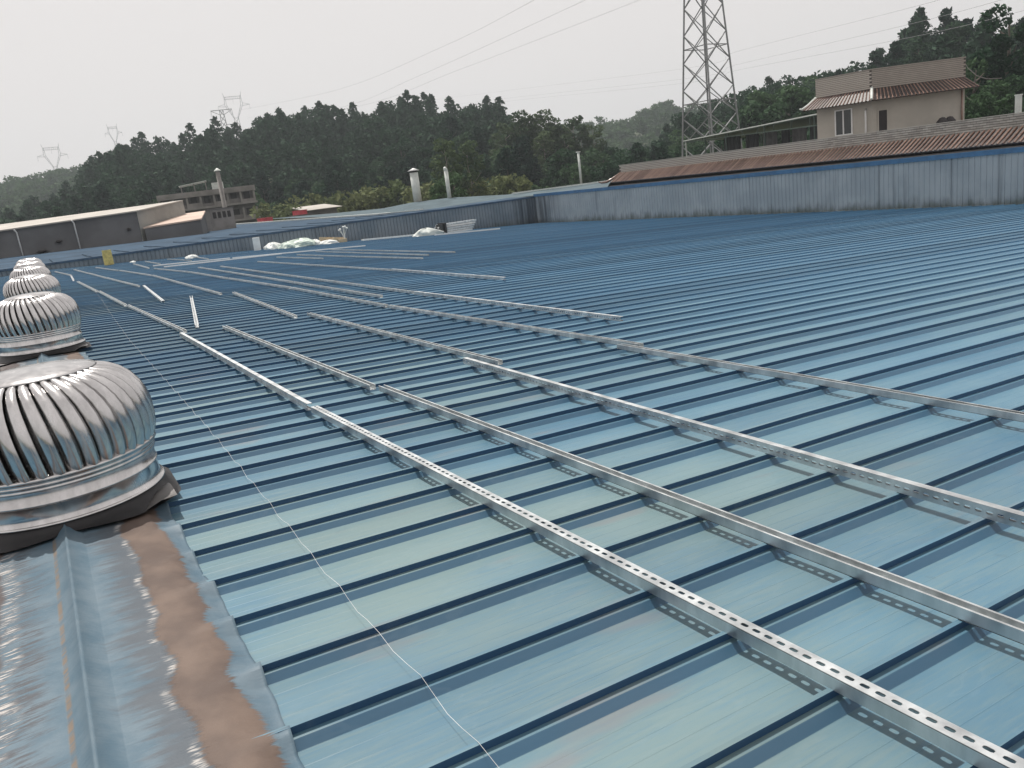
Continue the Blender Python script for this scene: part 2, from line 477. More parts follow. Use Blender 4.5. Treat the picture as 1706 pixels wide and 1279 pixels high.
def blob(r, n, c, rad, shell=0.55):
    d = r.normal(size=(n, 3)); d /= np.linalg.norm(d, axis=1)[:, None]
    q = (shell + (1-shell)*r.random(n)**0.6)
    return np.array(c) + d*q[:, None]*np.array(rad)

def crown_pine(seed, n=2100, H=10.5):
    r = np.random.default_rng(seed); out = []
    k = 60; per = n//k
    for i in range(k):
        t = 0.12 + 0.88*(i+r.random())/k
        R = 2.5*math.sqrt(max(0, 1-t**1.7))*(0.75+0.25*(1-t)) + 0.15
        a = r.uniform(0, 2*PI); rr = R*r.uniform(0.35, 1.0)
        c = (rr*math.cos(a), rr*math.sin(a), H*t - 0.25*rr)
        out.append(blob(r, per, c, (0.75, 0.75, 0.45), 0.2))
    out.append(blob(r, 40, (0, 0, H-.2), (0.35, 0.35, 0.5), 0.1))
    return np.concatenate(out)

def crown_broad(seed, n=1700, H=9.0, W=3.0):
    r = np.random.default_rng(seed); out = []
    k = 26
    for i in range(k):
        z = H*r.uniform(0.28, 0.94)
        R = W*math.sqrt(max(0.05, 1-((z/H-0.55)/0.5)**2))
        a = r.uniform(0, 2*PI); rr = R*math.sqrt(r.random())*0.85
        q = r.uniform(0.75, 1.35)
        out.append(blob(r, n//k, (rr*math.cos(a), rr*math.sin(a), z), (q, q, q*0.8), 0.65))
    return np.concatenate(out)

def crown_euc(seed, n=1900, H=15.0):
    r = np.random.default_rng(seed); out = []
    k = 24
    for i in range(k):
        t = 0.30 + 0.70*i/(k-1)
        R = 2.3*(1-((t-0.62)/0.5)**2) + 0.25
        a = i*2.4 + r.uniform(-.4, .4); rr = max(0, R)*r.uniform(0.45, 0.95)
        q = r.uniform(0.8, 1.25)
        out.append(blob(r, n//k, (rr*math.cos(a), rr*math.sin(a), H*t-0.6), (q, q, q*0.62), 0.6))
    return np.concatenate(out)

def crown_shrub(seed, n=600, H=2.6):
    r = np.random.default_rng(seed); out = []
    k = 14
    for i in range(k):
        a = r.uniform(0, 2*PI); rr = 1.3*math.sqrt(r.random()); z = H*r.uniform(0.25, 0.85)*(1-0.25*rr/1.3)
        q = r.uniform(0.4, 0.75)
        out.append(blob(r, n//k, (rr*math.cos(a), rr*math.sin(a), z), (q, q, q*0.9), 0.5))
    return np.concatenate(out)

def trunk_mesh(name, H, r0, mat, seed, limbs=5, lo=0.3):
    r = random.Random(seed); b = MB()
    pts = [(0, 0, -0.6)]
    for i in range(1, 6): pts.append((r.uniform(-.12, .12)*i*0.4, r.uniform(-.12, .12)*i*0.4, H*i/5))
    b.tube(pts, [r0*(1-0.16*i) for i in range(6)], 6)
    for i in range(limbs):
        t = lo + (0.9-lo)*i/max(1, limbs-1); a = r.uniform(0, 2*PI); L = H*0.22*(1.25-t)
        z = H*t
        b.tube([(0, 0, z), (L*.5*math.cos(a), L*.5*math.sin(a), z+L*.35), (L*math.cos(a), L*math.sin(a), z+L*0.9)], [r0*.4, r0*.28, r0*.1], 4)
    return b.mesh(name, mat)

CR, TK = {}, {}
CR['pine'] = [leaf_mesh('pine_crown', crown_pine(s), 0.29, M['pine'], s) for s in (1, 2, 3, 4)]
CR['broad'] = [leaf_mesh('broad_crown', crown_broad(s, 2200), 0.26, M['broad'], s, 0.25) for s in (5, 6, 7, 8)]
CR['euc'] = [leaf_mesh('eucalyptus_crown', crown_euc(s), 0.27, M['euc'], s, 0.3) for s in (9, 10, 11)]
CR['shrub'] = [leaf_mesh('shrub_crown', crown_shrub(s), 0.17, M['shrub'], s, 0.2) for s in (12, 13, 14)]
CR['big'] = [leaf_mesh('big_crown', crown_broad(21, 5200, 13.0, 3.4), 0.22, M['broad'], 21, 0.25)]
TK['pine'] = trunk_mesh('pine_trunk', 10.0, 0.17, M['bark'], 1, 6, 0.25)
TK['broad'] = trunk_mesh('broad_trunk', 7.6, 0.22, M['bark'], 2, 6, 0.35)
TK['euc'] = trunk_mesh('eucalyptus_trunk', 14.0, 0.17, M['pale_bark'], 3, 6, 0.35)
TK['shrub'] = trunk_mesh('shrub_stem', 1.8, 0.05, M['bark'], 4, 5, 0.2)
TK['big'] = trunk_mesh('big_trunk', 11.5, 0.30, M['bark'], 5, 8, 0.3)

def tree(kind, name, loc, s, rz, label, group=None, cat='tree', sz=1.0):
    o = empty(name, loc, rz, label, cat, group)
    o.scale = (s, s, s*sz)
    place('trunk' if kind != 'shrub' else 'stem', TK[kind], o)
    cr = CR[kind]
    place('crown', cr[rnd.randrange(len(cr))], o)
    return o

def xy(a, d):
    ar = math.radians(a); return math.sin(ar)*d, math.cos(ar)*d

# positions of the hillside wood, nearest rows first
spots = []
d = 102.0
while d < 262:
    gap_a = math.degrees(4.0/d)
    a = -8.0 + rnd.random()*gap_a
    while a < 69:
        aa = a + rnd.uniform(-.35, .35)*gap_a; dd = d + rnd.uniform(-2.6, 2.6)
        rd, bd = interp(RIDGE_D, aa), interp(BASE_D, aa)
        if bd+1 < dd < rd+(20 if aa > 50 else 9):
            spots.append((dd, aa))
        a += gap_a
    d += 5.6
spots.sort()
LAB = {'pine': 'dark conical pine in the wood covering the hillside', 'broad': 'rounded mid-green broadleaf tree in the hillside wood'}
def where(kind, a, d):
    reg = 'behind the grey warehouse' if a < 13.5 else ('behind the concrete building' if a < 19 else ('behind the two pale flues' if a < 31 else ('in the saddle left of the big pylon' if a < 44 else 'on the hill behind the house')))
    low = 'lower' if d < 128 else ('middle' if d < 150 else 'upper')
    nm = 'dark pine' if kind == 'pine' else 'rounded broadleaf tree'
    return f'{nm} in the {low} wooded rows {reg}', f'{nm}s in the {low} rows {reg}'
n_ind = 0
rest = []
for dd, aa in spots:
    x, y = xy(aa, dd); z = near_z(aa, dd)
    right = aa > 38
    # a vertical ray test: trees wholly outside the frame go to the far mass
    kind = 'pine' if rnd.random() < (0.06 if 43 < aa < 53 else (0.25 if 33 < aa < 54 else 0.55)) else 'broad'
    s = rnd.choice((0.80, 0.88, 0.95, 1.0, 1.04, 1.09))*rnd.uniform(0.94, 1.06)
    hid = (aa > 49 and dd < 132) or aa < -3.0 or aa > 64
    if n_ind < 290 and not hid:
        tree(kind, 'pine_tree' if kind == 'pine' else 'broadleaf_tree', (x, y, z-0.2), s, rnd.uniform(0, 6.28), *where(kind, aa, dd), sz=rnd.uniform(0.9, 1.12))
        n_ind += 1
    else:
        rest.append((x, y, z-0.2, s, kind))

def forest(name, pts, nleaf, size, matname, kinds, label, cat):
    """one joined mass of trees beyond the ones built singly"""
    base = {k: [] for k in kinds}
    for k in kinds:
        for s in (31, 32, 33):
            base[k].append(crown_pine(s, nleaf) if k == 'pine' else crown_broad(s, nleaf))
    out = []
    for x, y, z, s, k in pts:
        c = base[k][rnd.randrange(3)]
        a = rnd.uniform(0, 6.28); ca, sa = math.cos(a), math.sin(a)
        q = np.stack([c[:, 0]*ca-c[:, 1]*sa, c[:, 0]*sa+c[:, 1]*ca, c[:, 2]*rnd.uniform(0.9, 1.12)], 1)*s
        out.append(q + np.array((x, y, z)))
    me = leaf_mesh(name, np.concatenate(out), size, M[matname], 77)
    return tag(place(name, me), label, cat, None, 'stuff')

forest('pine_forest', [p for p in rest if p[4] == 'pine'], 560, 0.46, 'pine', ['pine'], 'dark pine wood filling the hillside up to its skyline', 'forest')
forest('broadleaf_forest', [p for p in rest if p[4] == 'broad'], 560, 0.42, 'broad', ['broad'], 'mid-green broadleaf wood among the pines up to the skyline', 'forest')
fp = []
for i in range(1300):
    a = rnd.uniform(-12, 72); d = rnd.uniform(330, 480)
    if a > 46 and d < 440: continue
    x, y = xy(a, d); fp.append((x, y, far_z(a, d)-3.2, rnd.uniform(0.95, 1.4), 'broad'))
forest('distant_forest', fp, 260, 0.85, 'broad', ['broad'], 'hazy far wood on the distant hill behind the nearer hills', 'forest')

# eucalyptus stand, left of the saddle
for (x, y, top) in [(78.9,127.6,21.6),(80.4,126.6,20.7),(82.2,125.4,21.2),(83.7,124.5,19.6),(85.1,123.5,18.5),(86.9,122.2,19.7),(89.4,120.5,18.0),(77.2,128.6,20.1),(87.9,121.5,16.4),(90.4,119.7,14.6),(79.5,122,17.5),(84,120,16.5),(81.5,131,20.5)]:
    x += rnd.uniform(-.6, .6); y += rnd.uniform(-.6, .6)
    zb = 2.2; s = (top-zb)/15.2
    tree('euc', 'eucalyptus_tree', (x, y, zb), s, rnd.uniform(0, 6), 'tall pale-green eucalyptus in the stand left of the saddle between the hills', 'eucalyptus trees left of the saddle')
# trees right of the pylon and behind the house
for k, (a, d, s, lab) in enumerate([(46.6,118,1.15,'bushy light-green tree just right of the big pylon'),(48.0,116,1.2,'bushy green tree left of the house canopy, second from the pylon'),(49.3,118,1.18,'rounded green tree above the dark canopy roof'),(47.3,124,1.25,'taller green tree behind the two beside the big pylon')]):
    x, y = xy(a, d); tree('broad', 'broadleaf_tree', (x, y, near_z(a, d)-.3+2.0), s*1.15, k*1.7, lab)
tree('big', 'big_tree', (74.5, 40.9, 5.0), 1.08, 0.4, 'tallest dark tree rising above the skyline at the far right')
tree('big', 'big_tree', (78.5, 37.0, 5.0), 1.02, 2.4, 'tall dark tree at the right edge of the picture')
tree('big', 'big_tree', (69.0, 40.6, 4.5), 0.80, 4.1, 'dark leafy tree just right of the house parapet')
tree('big', 'big_tree', (70.5, 37.2, 4.0), 0.70, 5.0, 'lower dark tree behind the white post on the parapet')
tree('broad', 'broadleaf_tree', (60.0, 34.2, 5.2), 0.72, 1.0, 'grey-green bush right of the house wall')
tree('broad', 'broadleaf_tree', (62.0, 31.5, 4.6), 0.75, 2.0, 'grey-green bushy tree below the white post')
# shrubs along the foot of the wood
sh = [(14.6,118,1.5),(15.4,112,1.35),(17.0,121,1.7),(18.2,121,1.6),(20.2,118,1.7),(21.3,116,1.6),(22.3,117,1.8),(23.6,114,1.6),(24.8,110,1.5),(26.0,104,1.35),(28.6,100,1.3),(29.8,102,1.4),(31.0,103,1.3)]
for a, d, s in sh:
    x, y = xy(a, d); tree('shrub', 'shrub', (x, y, 6.6), s*1.3, rnd.uniform(0, 6), 'pale-green shrub at the foot of the dark wooded hill', 'shrubs at the foot of the wood', 'shrub')
tree('broad', 'broadleaf_tree', (37.6, 74.6, 4.2), 0.78, 0.5, 'small round tree between the two pale flues', None, 'tree')
tree('euc', 'eucalyptus_tree', (46.5, 87.5, 4.0), 0.72, 0.9, 'slim airy tree right behind the thinner pale flue')
tree('euc', 'eucalyptus_tree', (44.0, 88.5, 4.0), 0.76, 2.9, 'slim airy tree left behind the thinner pale flue')

# ------------------------------------------------------------------ the metal roof
ZR, SL, XC = 8.0, 0.05, -0.145
PITCH, Y00 = 0.404, 0.218
def zr(x): return ZR - SL*x if x > XC else ZR - SL*XC + SL*(x-XC)
roof = empty('metal_roof', (0, 0, 0), 0, 'large blue standing-seam metal roof falling away from its ridge to the right', 'roof')
PROF = [(0,0),(.097,0),(.100,.0009),(.103,0),(.167,0),(.170,.0009),(.173,0),(.237,0),(.240,.0009),(.243,0),(.312,0),(.3135,.001),(.3365,.0262),(.3380,.0276),(.3400,.0282),(.3590,.0288),(.3598,.046),(.3570,.0475),(.3570,.055),(.373,.056),(.3735,.031),(.383,.028),(.404,.0)]
def panel_mesh(x0, x1, seed, sign):
    r = random.Random(seed); n = 16; b = MB()
    ph = r.uniform(0, 6)
    n = 40
    for i in range(n+1):
        x = x0 + (x1-x0)*(i/n)**1.3
        for (yy, zz) in PROF:
            w = math.sin(PI*min(1, yy/.312)) if yy < .312 else 0
            seam = 0.0022*math.sin(x*2.3+ph)*math.sin(x*0.9+2*ph) if yy > .355 else 0
            dz = seam + w*0.0045*math.sin(x*1.7+ph)*math.sin(x*.6+3*ph) + 0.0012*math.sin(x*3.1+ph*2)
            b.v.append((x*sign + (2*XC if sign < 0 else 0), yy, zr(XC+abs(x-XC)) + zz + dz))
    m = len(PROF)
    for i in range(n):
        for j in range(m-1):
            q = (i*m+j, (i+1)*m+j, (i+1)*m+j+1, i*m+j+1)
            b.f.append(q if sign > 0 else q[::-1]); b.m.append(0)
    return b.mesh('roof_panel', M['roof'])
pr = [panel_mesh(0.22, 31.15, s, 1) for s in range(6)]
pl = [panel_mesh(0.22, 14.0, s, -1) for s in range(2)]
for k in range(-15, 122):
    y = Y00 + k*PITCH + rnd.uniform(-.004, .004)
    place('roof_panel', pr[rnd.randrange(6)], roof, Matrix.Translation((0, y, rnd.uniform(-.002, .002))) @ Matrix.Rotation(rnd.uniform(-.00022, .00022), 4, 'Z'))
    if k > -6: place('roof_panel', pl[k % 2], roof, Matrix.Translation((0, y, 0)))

# ridge cap
def ribmask(y):
    q = ((y - Y00) % PITCH); return smooth((q-.30)/.05)*(1-smooth((q-.385)/.03))
cb = MB()
xs = [-0.66,-0.645,-0.60,-0.50,-0.40,-0.32,-0.226,-0.222,-0.165,-0.158,-0.152,-0.088,-0.083,0.0,0.08,0.16,0.22,0.27,0.31,0.335,0.345]
ny = 0
y = -3.0
ys = []
while y < 49.3:
    ys.append(y); y += 0.034 if y < 12 else 0.11
for y in ys:
    rm = ribmask(y); wob = 0.008*math.sin(y*2.6)+0.005*math.sin(y*7.7+1)+0.002*math.sin(y*29)
    for x in xs:
        base = ZR + 0.067 - 0.05*abs(x-XC)
        if -0.224 < x < -0.085:
            base += {-0.222: 0.0, -0.165: 0.042, -0.158: 0.055, -0.152: 0.042}.get(x, 0.0)
        e = 0.0
        if x > 0.2: e = smooth((x-0.2)/0.14)
        if x < -0.5: e = smooth((-x-0.5)/0.15)
        base -= e*(0.055 - 0.053*rm)
        base += 0.0015*math.sin(y*8.3+x*9)*(1 if abs(x-XC) > .1 else 0) + 0.005*math.sin(y*3.1+x*17)*e
        cb.v.append((x + (wob if x > 0.25 else (-wob if x < -0.55 else 0)), y, base))
m = len(xs)
for i in range(len(ys)-1):
    for j in range(m-1):
        cb.f.append((i*m+j, i*m+j+1, (i+1)*m+j+1, (i+1)*m+j)); cb.m.append(0)
cap = cb.obj('ridge_cap', M['cap'], roof, smooth=True)
sol = cap.modifiers.new('thickness', 'SOLIDIFY'); sol.thickness = 0.003; sol.offset = 0
# roof underside volume: the hall below
hall = empty('factory_hall', (0, 0, 0), 0, 'hall under the blue metal roof', 'building')
hb = MB()
hb.box((-14.2, -7, 0), (31.1, 49.4, 6.2))
hb.obj('wall', M['shed_wall'], hall)

# ------------------------------------------------------------------ turbine ventilators
def vane_mesh():
    b = MB(); n = 12
    prof = [(0.500,0.352),(0.516,0.39),(0.527,0.44),(0.531,0.50),(0.528,0.56),(0.515,0.62),(0.491,0.677),(0.457,0.726),(0.413,0.766),(0.360,0.795),(0.300,0.812)]
    nv = len(prof)
    for i, (r, z) in enumerate(prof):
        t = i/(nv-1)
        w = (2*PI*r/40)*1.0
        twist = 0.20*(t**1.6)                          # the blades sweep round towards the cap
        for j in range(6):
            u = (0, 0, 1/3, 2/3, 1, 1)[j]-0.5
            off = 0.043*(1-0.55*t)*(0.5-u) - 0.022*(1-(2*u)**2)
            if j == 0 or j == 5: off += 0.014                      # hemmed edges
            ang = -twist + u*w/r + (0.004 if j == 0 else (-0.004 if j == 5 else 0))
            rr = r - off*0.9
            b.v.append((rr*math.cos(ang), rr*math.sin(ang), z))
    for i in range(nv-1):
        for j in range(5):
            b.f.append((i*6+j, i*6+j+1, (i+1)*6+j+1, (i+1)*6+j)); b.m.append(0)
    me = b.mesh('vane', M['steel'], True)
    me.polygons.foreach_set('use_smooth', [j not in (0, 4) for i in range(nv-1) for j in range(5)])
    return me
VANE = vane_mesh()
d_ = MB(); d_.lathe([(0.505,0.118),(0.515,0.122),(0.518,0.128),(0.512,0.134),(0.498,0.136),(0.494,0.16),(0.490,0.222),(0.494,0.226),(0.498,0.232),(0.494,0.238),(0.489,0.242),(0.490,0.300)], 64)
DRUM = d_.mesh('throat_drum', M['steel'], True)
d_ = MB(); d_.lathe([(0.490,0.300),(0.497,0.302),(0.501,0.308),(0.497,0.314),(0.495,0.322),(0.500,0.325),(0.504,0.331),(0.500,0.337),(0.500,0.352),(0.516,0.356),(0.505,0.372),(0.30,0.372)], 64)
BAND = d_.mesh('lower_ring', M['steel'], True)
d_ = MB(); d_.lathe([(0.297,0.809),(0.306,0.813),(0.303,0.819),(0.26,0.832),(0.18,0.846),(0.08,0.855),(0.012,0.857),(0.0,0.857)], 64)
CAPM = d_.mesh('turbine_cap', M['steel'], True)
d_ = MB(); d_.lathe([(0.30,0.36),(0.30,0.80)], 24)
CORE = d_.mesh('inner_shaft', M['dark'], True)
def flash_mesh():
    b = MB()
    # skirt rising from a square sheet to the round throat
    n = 64
    ring0 = []; ring1 = []
    for j in range(n):
        a = 2*PI*j/n; ca, sa = math.cos(a), math.sin(a)
        q = 0.56/max(abs(ca), abs(sa)); q = min(q, 0.62)
        ring0.append((q*ca, q*sa, 0.080 - 0.05*abs(q*ca)))
        ring1.append((0.505*ca, 0.505*sa, 0.122))
    mid = [((p[0]*.35+q[0]*.65), (p[1]*.35+q[1]*.65), p[2]*.72+q[2]*.28) for p, q in zip(ring0, ring1)]
    b.add(ring0+mid+ring1, [(k*n+i, k*n+(i+1) % n, (k+1)*n+(i+1) % n, (k+1)*n+i) for k in (0, 1) for i in range(n)])
    return b.mesh('skirt_flashing', M['skirt'], True)
FLASH = flash_mesh()
def apron_mesh():
    b = MB(); n = 14
    for i in range(n+1):
        x = -0.64 + 1.15*i/n
        for j in range(n+1):
            y = -0.50 + 1.14*j/n
            z = 0.026 - 0.05*abs(x)
            if x > 0.30 and y < 0.05: z += 0.055*smooth((x-.30)/.18)*smooth((.05-y)/.35)      # lifted corner
            z += 0.003*math.sin(7*x+3*y)
            b.v.append((x - (0.10*smooth((j/n-.25)/.6) if x > .5 else 0), y, z))
    for i in range(n):
        for j in range(n):
            p = i*(n+1)+j; b.f.append((p, p+n+1, p+n+2, p+1)); b.m.append(0)
    return b.mesh('apron_sheet', M['dull'], True)
APRON = apron_mesh()
VL = ['nearest stainless turbine ventilator on the ridge, cut by the left edge', 'second turbine ventilator from the camera on the ridge', 'third turbine ventilator from the camera along the ridge',
      'fourth turbine ventilator from the camera along the ridge', 'second farthest turbine ventilator on the ridge', 'farthest turbine ventilator at the end of the ridge row']
for i in range(6):
    t = empty('turbine_ventilator', (-0.127, 4.994+7.5*i, ZR+0.006), 0.37*i, VL[i], 'roof ventilator', 'turbine ventilators along the ridge')
    rb = Matrix.Rotation(-0.37*i, 4, 'Z')
    place('apron_sheet', APRON, t, rb @ Matrix.Translation((0, 0, 0.044)))
    place('skirt_flashing', FLASH, t, rb)
    place('throat_drum', DRUM, t); place('lower_ring', BAND, t); place('inner_shaft', CORE, t); place('turbine_cap', CAPM, t)
    for k in range(40):
        place('vane', VANE, t, Matrix.Rotation(2*PI*k/40, 4, 'Z'))

# ------------------------------------------------------------------ cladding walls round the roof
def sheet_mesh(w, z0, z1, mat, period=0.225):
    """one corrugated sheet, running along +y, facing -x"""
    b = MB(); pts = []
    y = 0.0
    while y < w-0.01:
        pts += [(0, y), (0, y+period*.72), (-0.032, y+period*.79), (-0.032, y+period*.93)]
        y += period
    pts.append((0, w))
    for (x, yy) in pts: b.v += [(x, yy, z0), (x, yy, z1)]
    for i in range(len(pts)-1): b.f.append((2*i, 2*i+1, 2*i+3, 2*i+2)); b.m.append(0)
    return b.mesh('wall_sheet', mat)
rw = empty('cladding_wall', (31.2, 0, 0), 0, 'long grey corrugated cladding wall along the right side of the blue roof', 'wall')
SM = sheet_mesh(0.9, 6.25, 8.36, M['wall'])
for k in range(-3, 55):
    place('wall_sheet', SM, rw, Matrix.Translation((0.004*(k % 2), -0.1+0.9*k, 0)))
MB().box((-0.055, -3, 8.335), (0.10, 49.55, 8.50)).box((-0.070, -3, 8.318), (-0.040, 49.5, 8.36)).obj('cap_flashing', M['trim'], rw)
MB().box((-0.06, -3, 6.38), (-0.03, 49.4, 6.50)).obj('base_flashing', M['wall'], rw)
ew = empty('cladding_wall', (0, 49.5, 0), 0, 'blue-grey cladding wall closing the far end of the blue roof', 'wall')
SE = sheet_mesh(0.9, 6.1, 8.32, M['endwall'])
for k in range(-16, 34):
    mtx = Matrix.Translation((31.19-0.9*(33-k)-0.0, 0.004*(k % 2), 0)) @ Matrix.Rotation(-PI/2, 4, 'Z')
    place('wall_sheet', SE, ew, mtx)
MB().box((-14.5, -0.05, 8.25), (31.12, 0.12, 8.36)).obj('cap_flashing', M['trim_navy'], ew)

# ------------------------------------------------------------------ loose galvanised rails
W_, H_, T_, LIP = 0.056, 0.044, 0.0026, 0.010
def rail_mesh(L, slots=True):
    """C channel lying along +y with its web down (z=0) and the open side up"""
    b = MB()
    hw = W_/2
    def plate(x0, x1, z0, z1): b.box((x0, 0, z0), (x1, L, z1))
    plate(-hw, -hw+T_, T_, H_); plate(hw-T_, hw, T_, H_)
    plate(-hw+T_, -hw+LIP, H_-T_, H_); plate(hw-LIP, hw-T_, H_-T_, H_)
    if not slots:
        plate(-hw, hw, 0, T_); return b.mesh('mounting_rail', M['galv'])
    n = int(L/0.0475); st = L/n; a, c = 0.0075, 0.0140       # slot half width, half length
    for k in range(n):
        y0, y1 = k*st, (k+1)*st; ym = (y0+y1)/2
        for z in (0.0, T_):
            o = [(-hw, y0, z), (hw, y0, z), (hw, y1, z), (-hw, y1, z)]
            s = [(-a*.6, ym-c, z), (a*.6, ym-c, z), (a, ym-c*.6, z), (a, ym+c*.6, z), (a*.6, ym+c, z), (-a*.6, ym+c, z), (-a, ym+c*.6, z), (-a, ym-c*.6, z)]
            fs = [(0,1,5,4), (1,6,5), (1,2,7,6), (2,8,7), (2,3,9,8), (3,10,9), (3,0,11,10), (0,4,11)]
            if z == 0: fs = [f[::-1] for f in fs]
            b.add(o+s, fs)
        q0 = len(b.v)-20
        b.add([], [])
    b.f += [(0, 1, 2)][:0]
    return b.mesh('mounting_rail', M['galv'])
RM = {}
def rmesh(L, slots):
    k = (round(L*4)/4, slots)
    if k not in RM: RM[k] = rail_mesh(k[0], slots)
    return RM[k], k[0]
NRM = Vector((SL, 0, 1)).normalized()
def rail(x0, y0, x1, y1, kind, label, lift=0.0, slots=True, group='loose galvanised rails laid out on the roof'):
    p0 = Vector((x0, y0, zr(x0))); p1 = Vector((x1, y1, zr(x1)))
    me, L0 = rmesh((p1-p0).length, slots)
    d = (p1-p0).normalized(); side = d.cross(NRM).normalized(); up = side.cross(d)
    Rm = Matrix((side, d, up)).transposed().to_4x4()
    off = NRM*(0.0575+lift)
    roll = Matrix.Identity(4)
    if kind == 'slot_up': roll = Matrix.Translation((0, 0, H_)) @ Matrix.Rotation(PI, 4, 'Y')
    elif kind == 'slot_left': roll = Matrix.Translation((-H_/2, 0, W_/2)) @ Matrix.Rotation(PI/2, 4, 'Y')
    mid = (p0+p1)/2
    M4 = Matrix.Translation(p0 + off) @ Rm @ roll @ Matrix.Diagonal((1, (p1-p0).length/L0, 1, 1))
    o = place('mounting_rail', me, None, M4)
    return tag(o, label, 'rail', group)
ORD = ['nearest', 'second', 'third', 'fourth', 'fifth', 'sixth', 'seventh']
LINES = [
 ('line closest to the roof ventilators', [(1.745,.45,1.60,6.05,'slot_up'),(1.585,6.12,1.55,12.07,'slot_left'),(1.65,12.4,1.48,18.5,'open'),(1.45,18.6,1.36,24.6,'open'),(1.31,24.7,1.18,31.6,'open'),(1.11,32.95,1.23,38.0,'open'),(1.22,38.1,.83,44.4,'open')]),
 ('second line out from the ventilators', [(2.37,.4,2.27,6.34,'open'),(2.22,6.42,2.18,12.3,'open'),(2.51,24.82,2.16,18.4,'slot_up'),(2.40,24.95,2.12,32.2,'open'),(2.1,32.3,1.9,38.3,'open'),(1.88,38.4,1.64,44.5,'open')]),
 ('third line out from the ventilators', [(3.17,.8,3.30,6.8,'slot_left'),(3.48,6.44,3.49,12.47,'open'),(3.24,12.32,3.62,18.5,'open'),(3.37,18.6,3.4,24.5,'open'),(3.4,24.6,3.43,30.6,'open'),(3.4,30.7,3.05,37.9,'open'),(3.0,38.1,2.6,44.6,'open')]),
 ('fourth line out from the ventilators', [(4.63,.2,4.66,6.18,'open'),(4.79,6.0,4.65,12.04,'open'),(4.64,12.1,4.74,17.9,'open'),(4.74,18,4.63,24,'open'),(4.62,24.1,4.59,30.1,'open'),(4.58,30.2,4.2,36.2,'open'),(4.12,37.3,4.29,44.7,'open')]),
 ('short line just beyond the fourth line', [(5.16,13.63,5.24,19.6,'open'),(5.25,19.7,5.32,26,'open'),(5.33,26.1,5.38,33,'open')]),
 ('long line that stops in mid-roof beyond the fourth line', [(5.75,7.52,5.74,13.49,'slot_left'),(5.77,13.6,5.84,19.6,'open'),(5.85,19.7,5.93,25.8,'open'),(5.94,25.9,6.0,32,'open')]),
 ('farthest-right long line, well out from the ventilators', [(7.84,13.85,7.9,19.8,'slot_left'),(7.9,19.9,7.75,26.4,'open'),(7.74,26.5,7.6,32.9,'open')]),
 ('first of three short far lines before the sacks', [(10.35,23.3,10.1,29.3,'open'),(10.1,29.4,9.92,35.5,'open')]),
 ('middle of three short far lines before the sacks', [(11.2,24.7,11.24,30.9,'open'),(11.24,31,11.28,37.2,'open')]),
 ('last of three short far lines before the sacks', [(12.17,24.7,12.15,31,'open'),(12.15,31.1,12.12,37.6,'open')]),
]
SHOW = {'slot_up': 'slotted-top rail', 'slot_left': 'side-slotted rail', 'open': 'open channel rail'}
for ln, items in LINES:
    for i, (a, b_, c, e, kd) in enumerate(items):
        rail(a, b_, c, e, kd, f'{ORD[i]} {SHOW[kd]} in the {ln}')
rail(1.90, 12.9, 2.79, 18.85, 'open', 'lone rail lying askew between the first two lines', 0.0)
rail(9.26, 29.85, 8.95, 35.2, 'open', 'single short far rail left of the three short lines')
rail(6.5, 41.5, 6.2, 47, 'open', 'middle of three little rails by the far white scrap')
rail(5.04, 41, 5.08, 46.8, 'open', 'left of three little rails by the far white scrap')
rail(7.24, 41.3, 7.45, 45.7, 'open', 'right of three little rails by the far white scrap')
for q, (a, b_, c, e, lb, lf) in enumerate([(14.09,38.25,8.0,39.45,'bright rail bundle laid crosswise in front of the white sacks',0),(7.9,39.55,4.55,39.4,'bright crosswise rail bundle nearer the yellow drum',0),(10.06,38.6,4.67,36.9,'lower of the bright crosswise rail bundles',0)]):
    t = empty('rail_bundle', ((a+c)/2, (b_+e)/2, zr((a+c)/2)), 0, lb, 'rail bundle')
    for k in range(2):
        o = rail(a, b_+0.062*k, c, e+0.062*k, 'slot_up', None, 0.0, False, None)
        o.data = o.data.copy(); o.data.materials.clear(); o.data.materials.append(M['white'])
        for key in ('category', 'group', 'label'):
            if key in o: del o[key]
        o.name = 'rail'
        bpy.context.view_layer.update() if False else None
        o.parent = t; o.matrix_parent_inverse = Matrix.Translation(t.location).inverted()

# white cord stretched over the seams
pts = [(1.32,26),(1.23,22),(1.06,17),(.93,12.5),(.885,9),(.845,6.2),(.80,4.6),(.775,3.6),(.757,2.9),(.757,2.2),(.75,1.4),(.75,.6)]
cpts = []
for (x0, y0), (x1, y1) in zip(pts[:-1], pts[1:]):
    k = max(1, int(abs(y1-y0)/0.10))
    for i in range(k):
        t_ = i/k; x, y = x0+(x1-x0)*t_, y0+(y1-y0)*t_
        q = (y-Y00) % PITCH
        dist = abs(((q-.366)+PITCH/2) % PITCH - PITCH/2)
        h = 0.0605 - 0.026*smooth(dist/0.19)
        cpts.append((x+0.003*math.sin(y*9), y, zr(x)+h))
tag(MB().tube(cpts, 0.0007, 5).obj('cord', M['string']), 'thin white cord running over the seams beside the ventilators', 'cord')

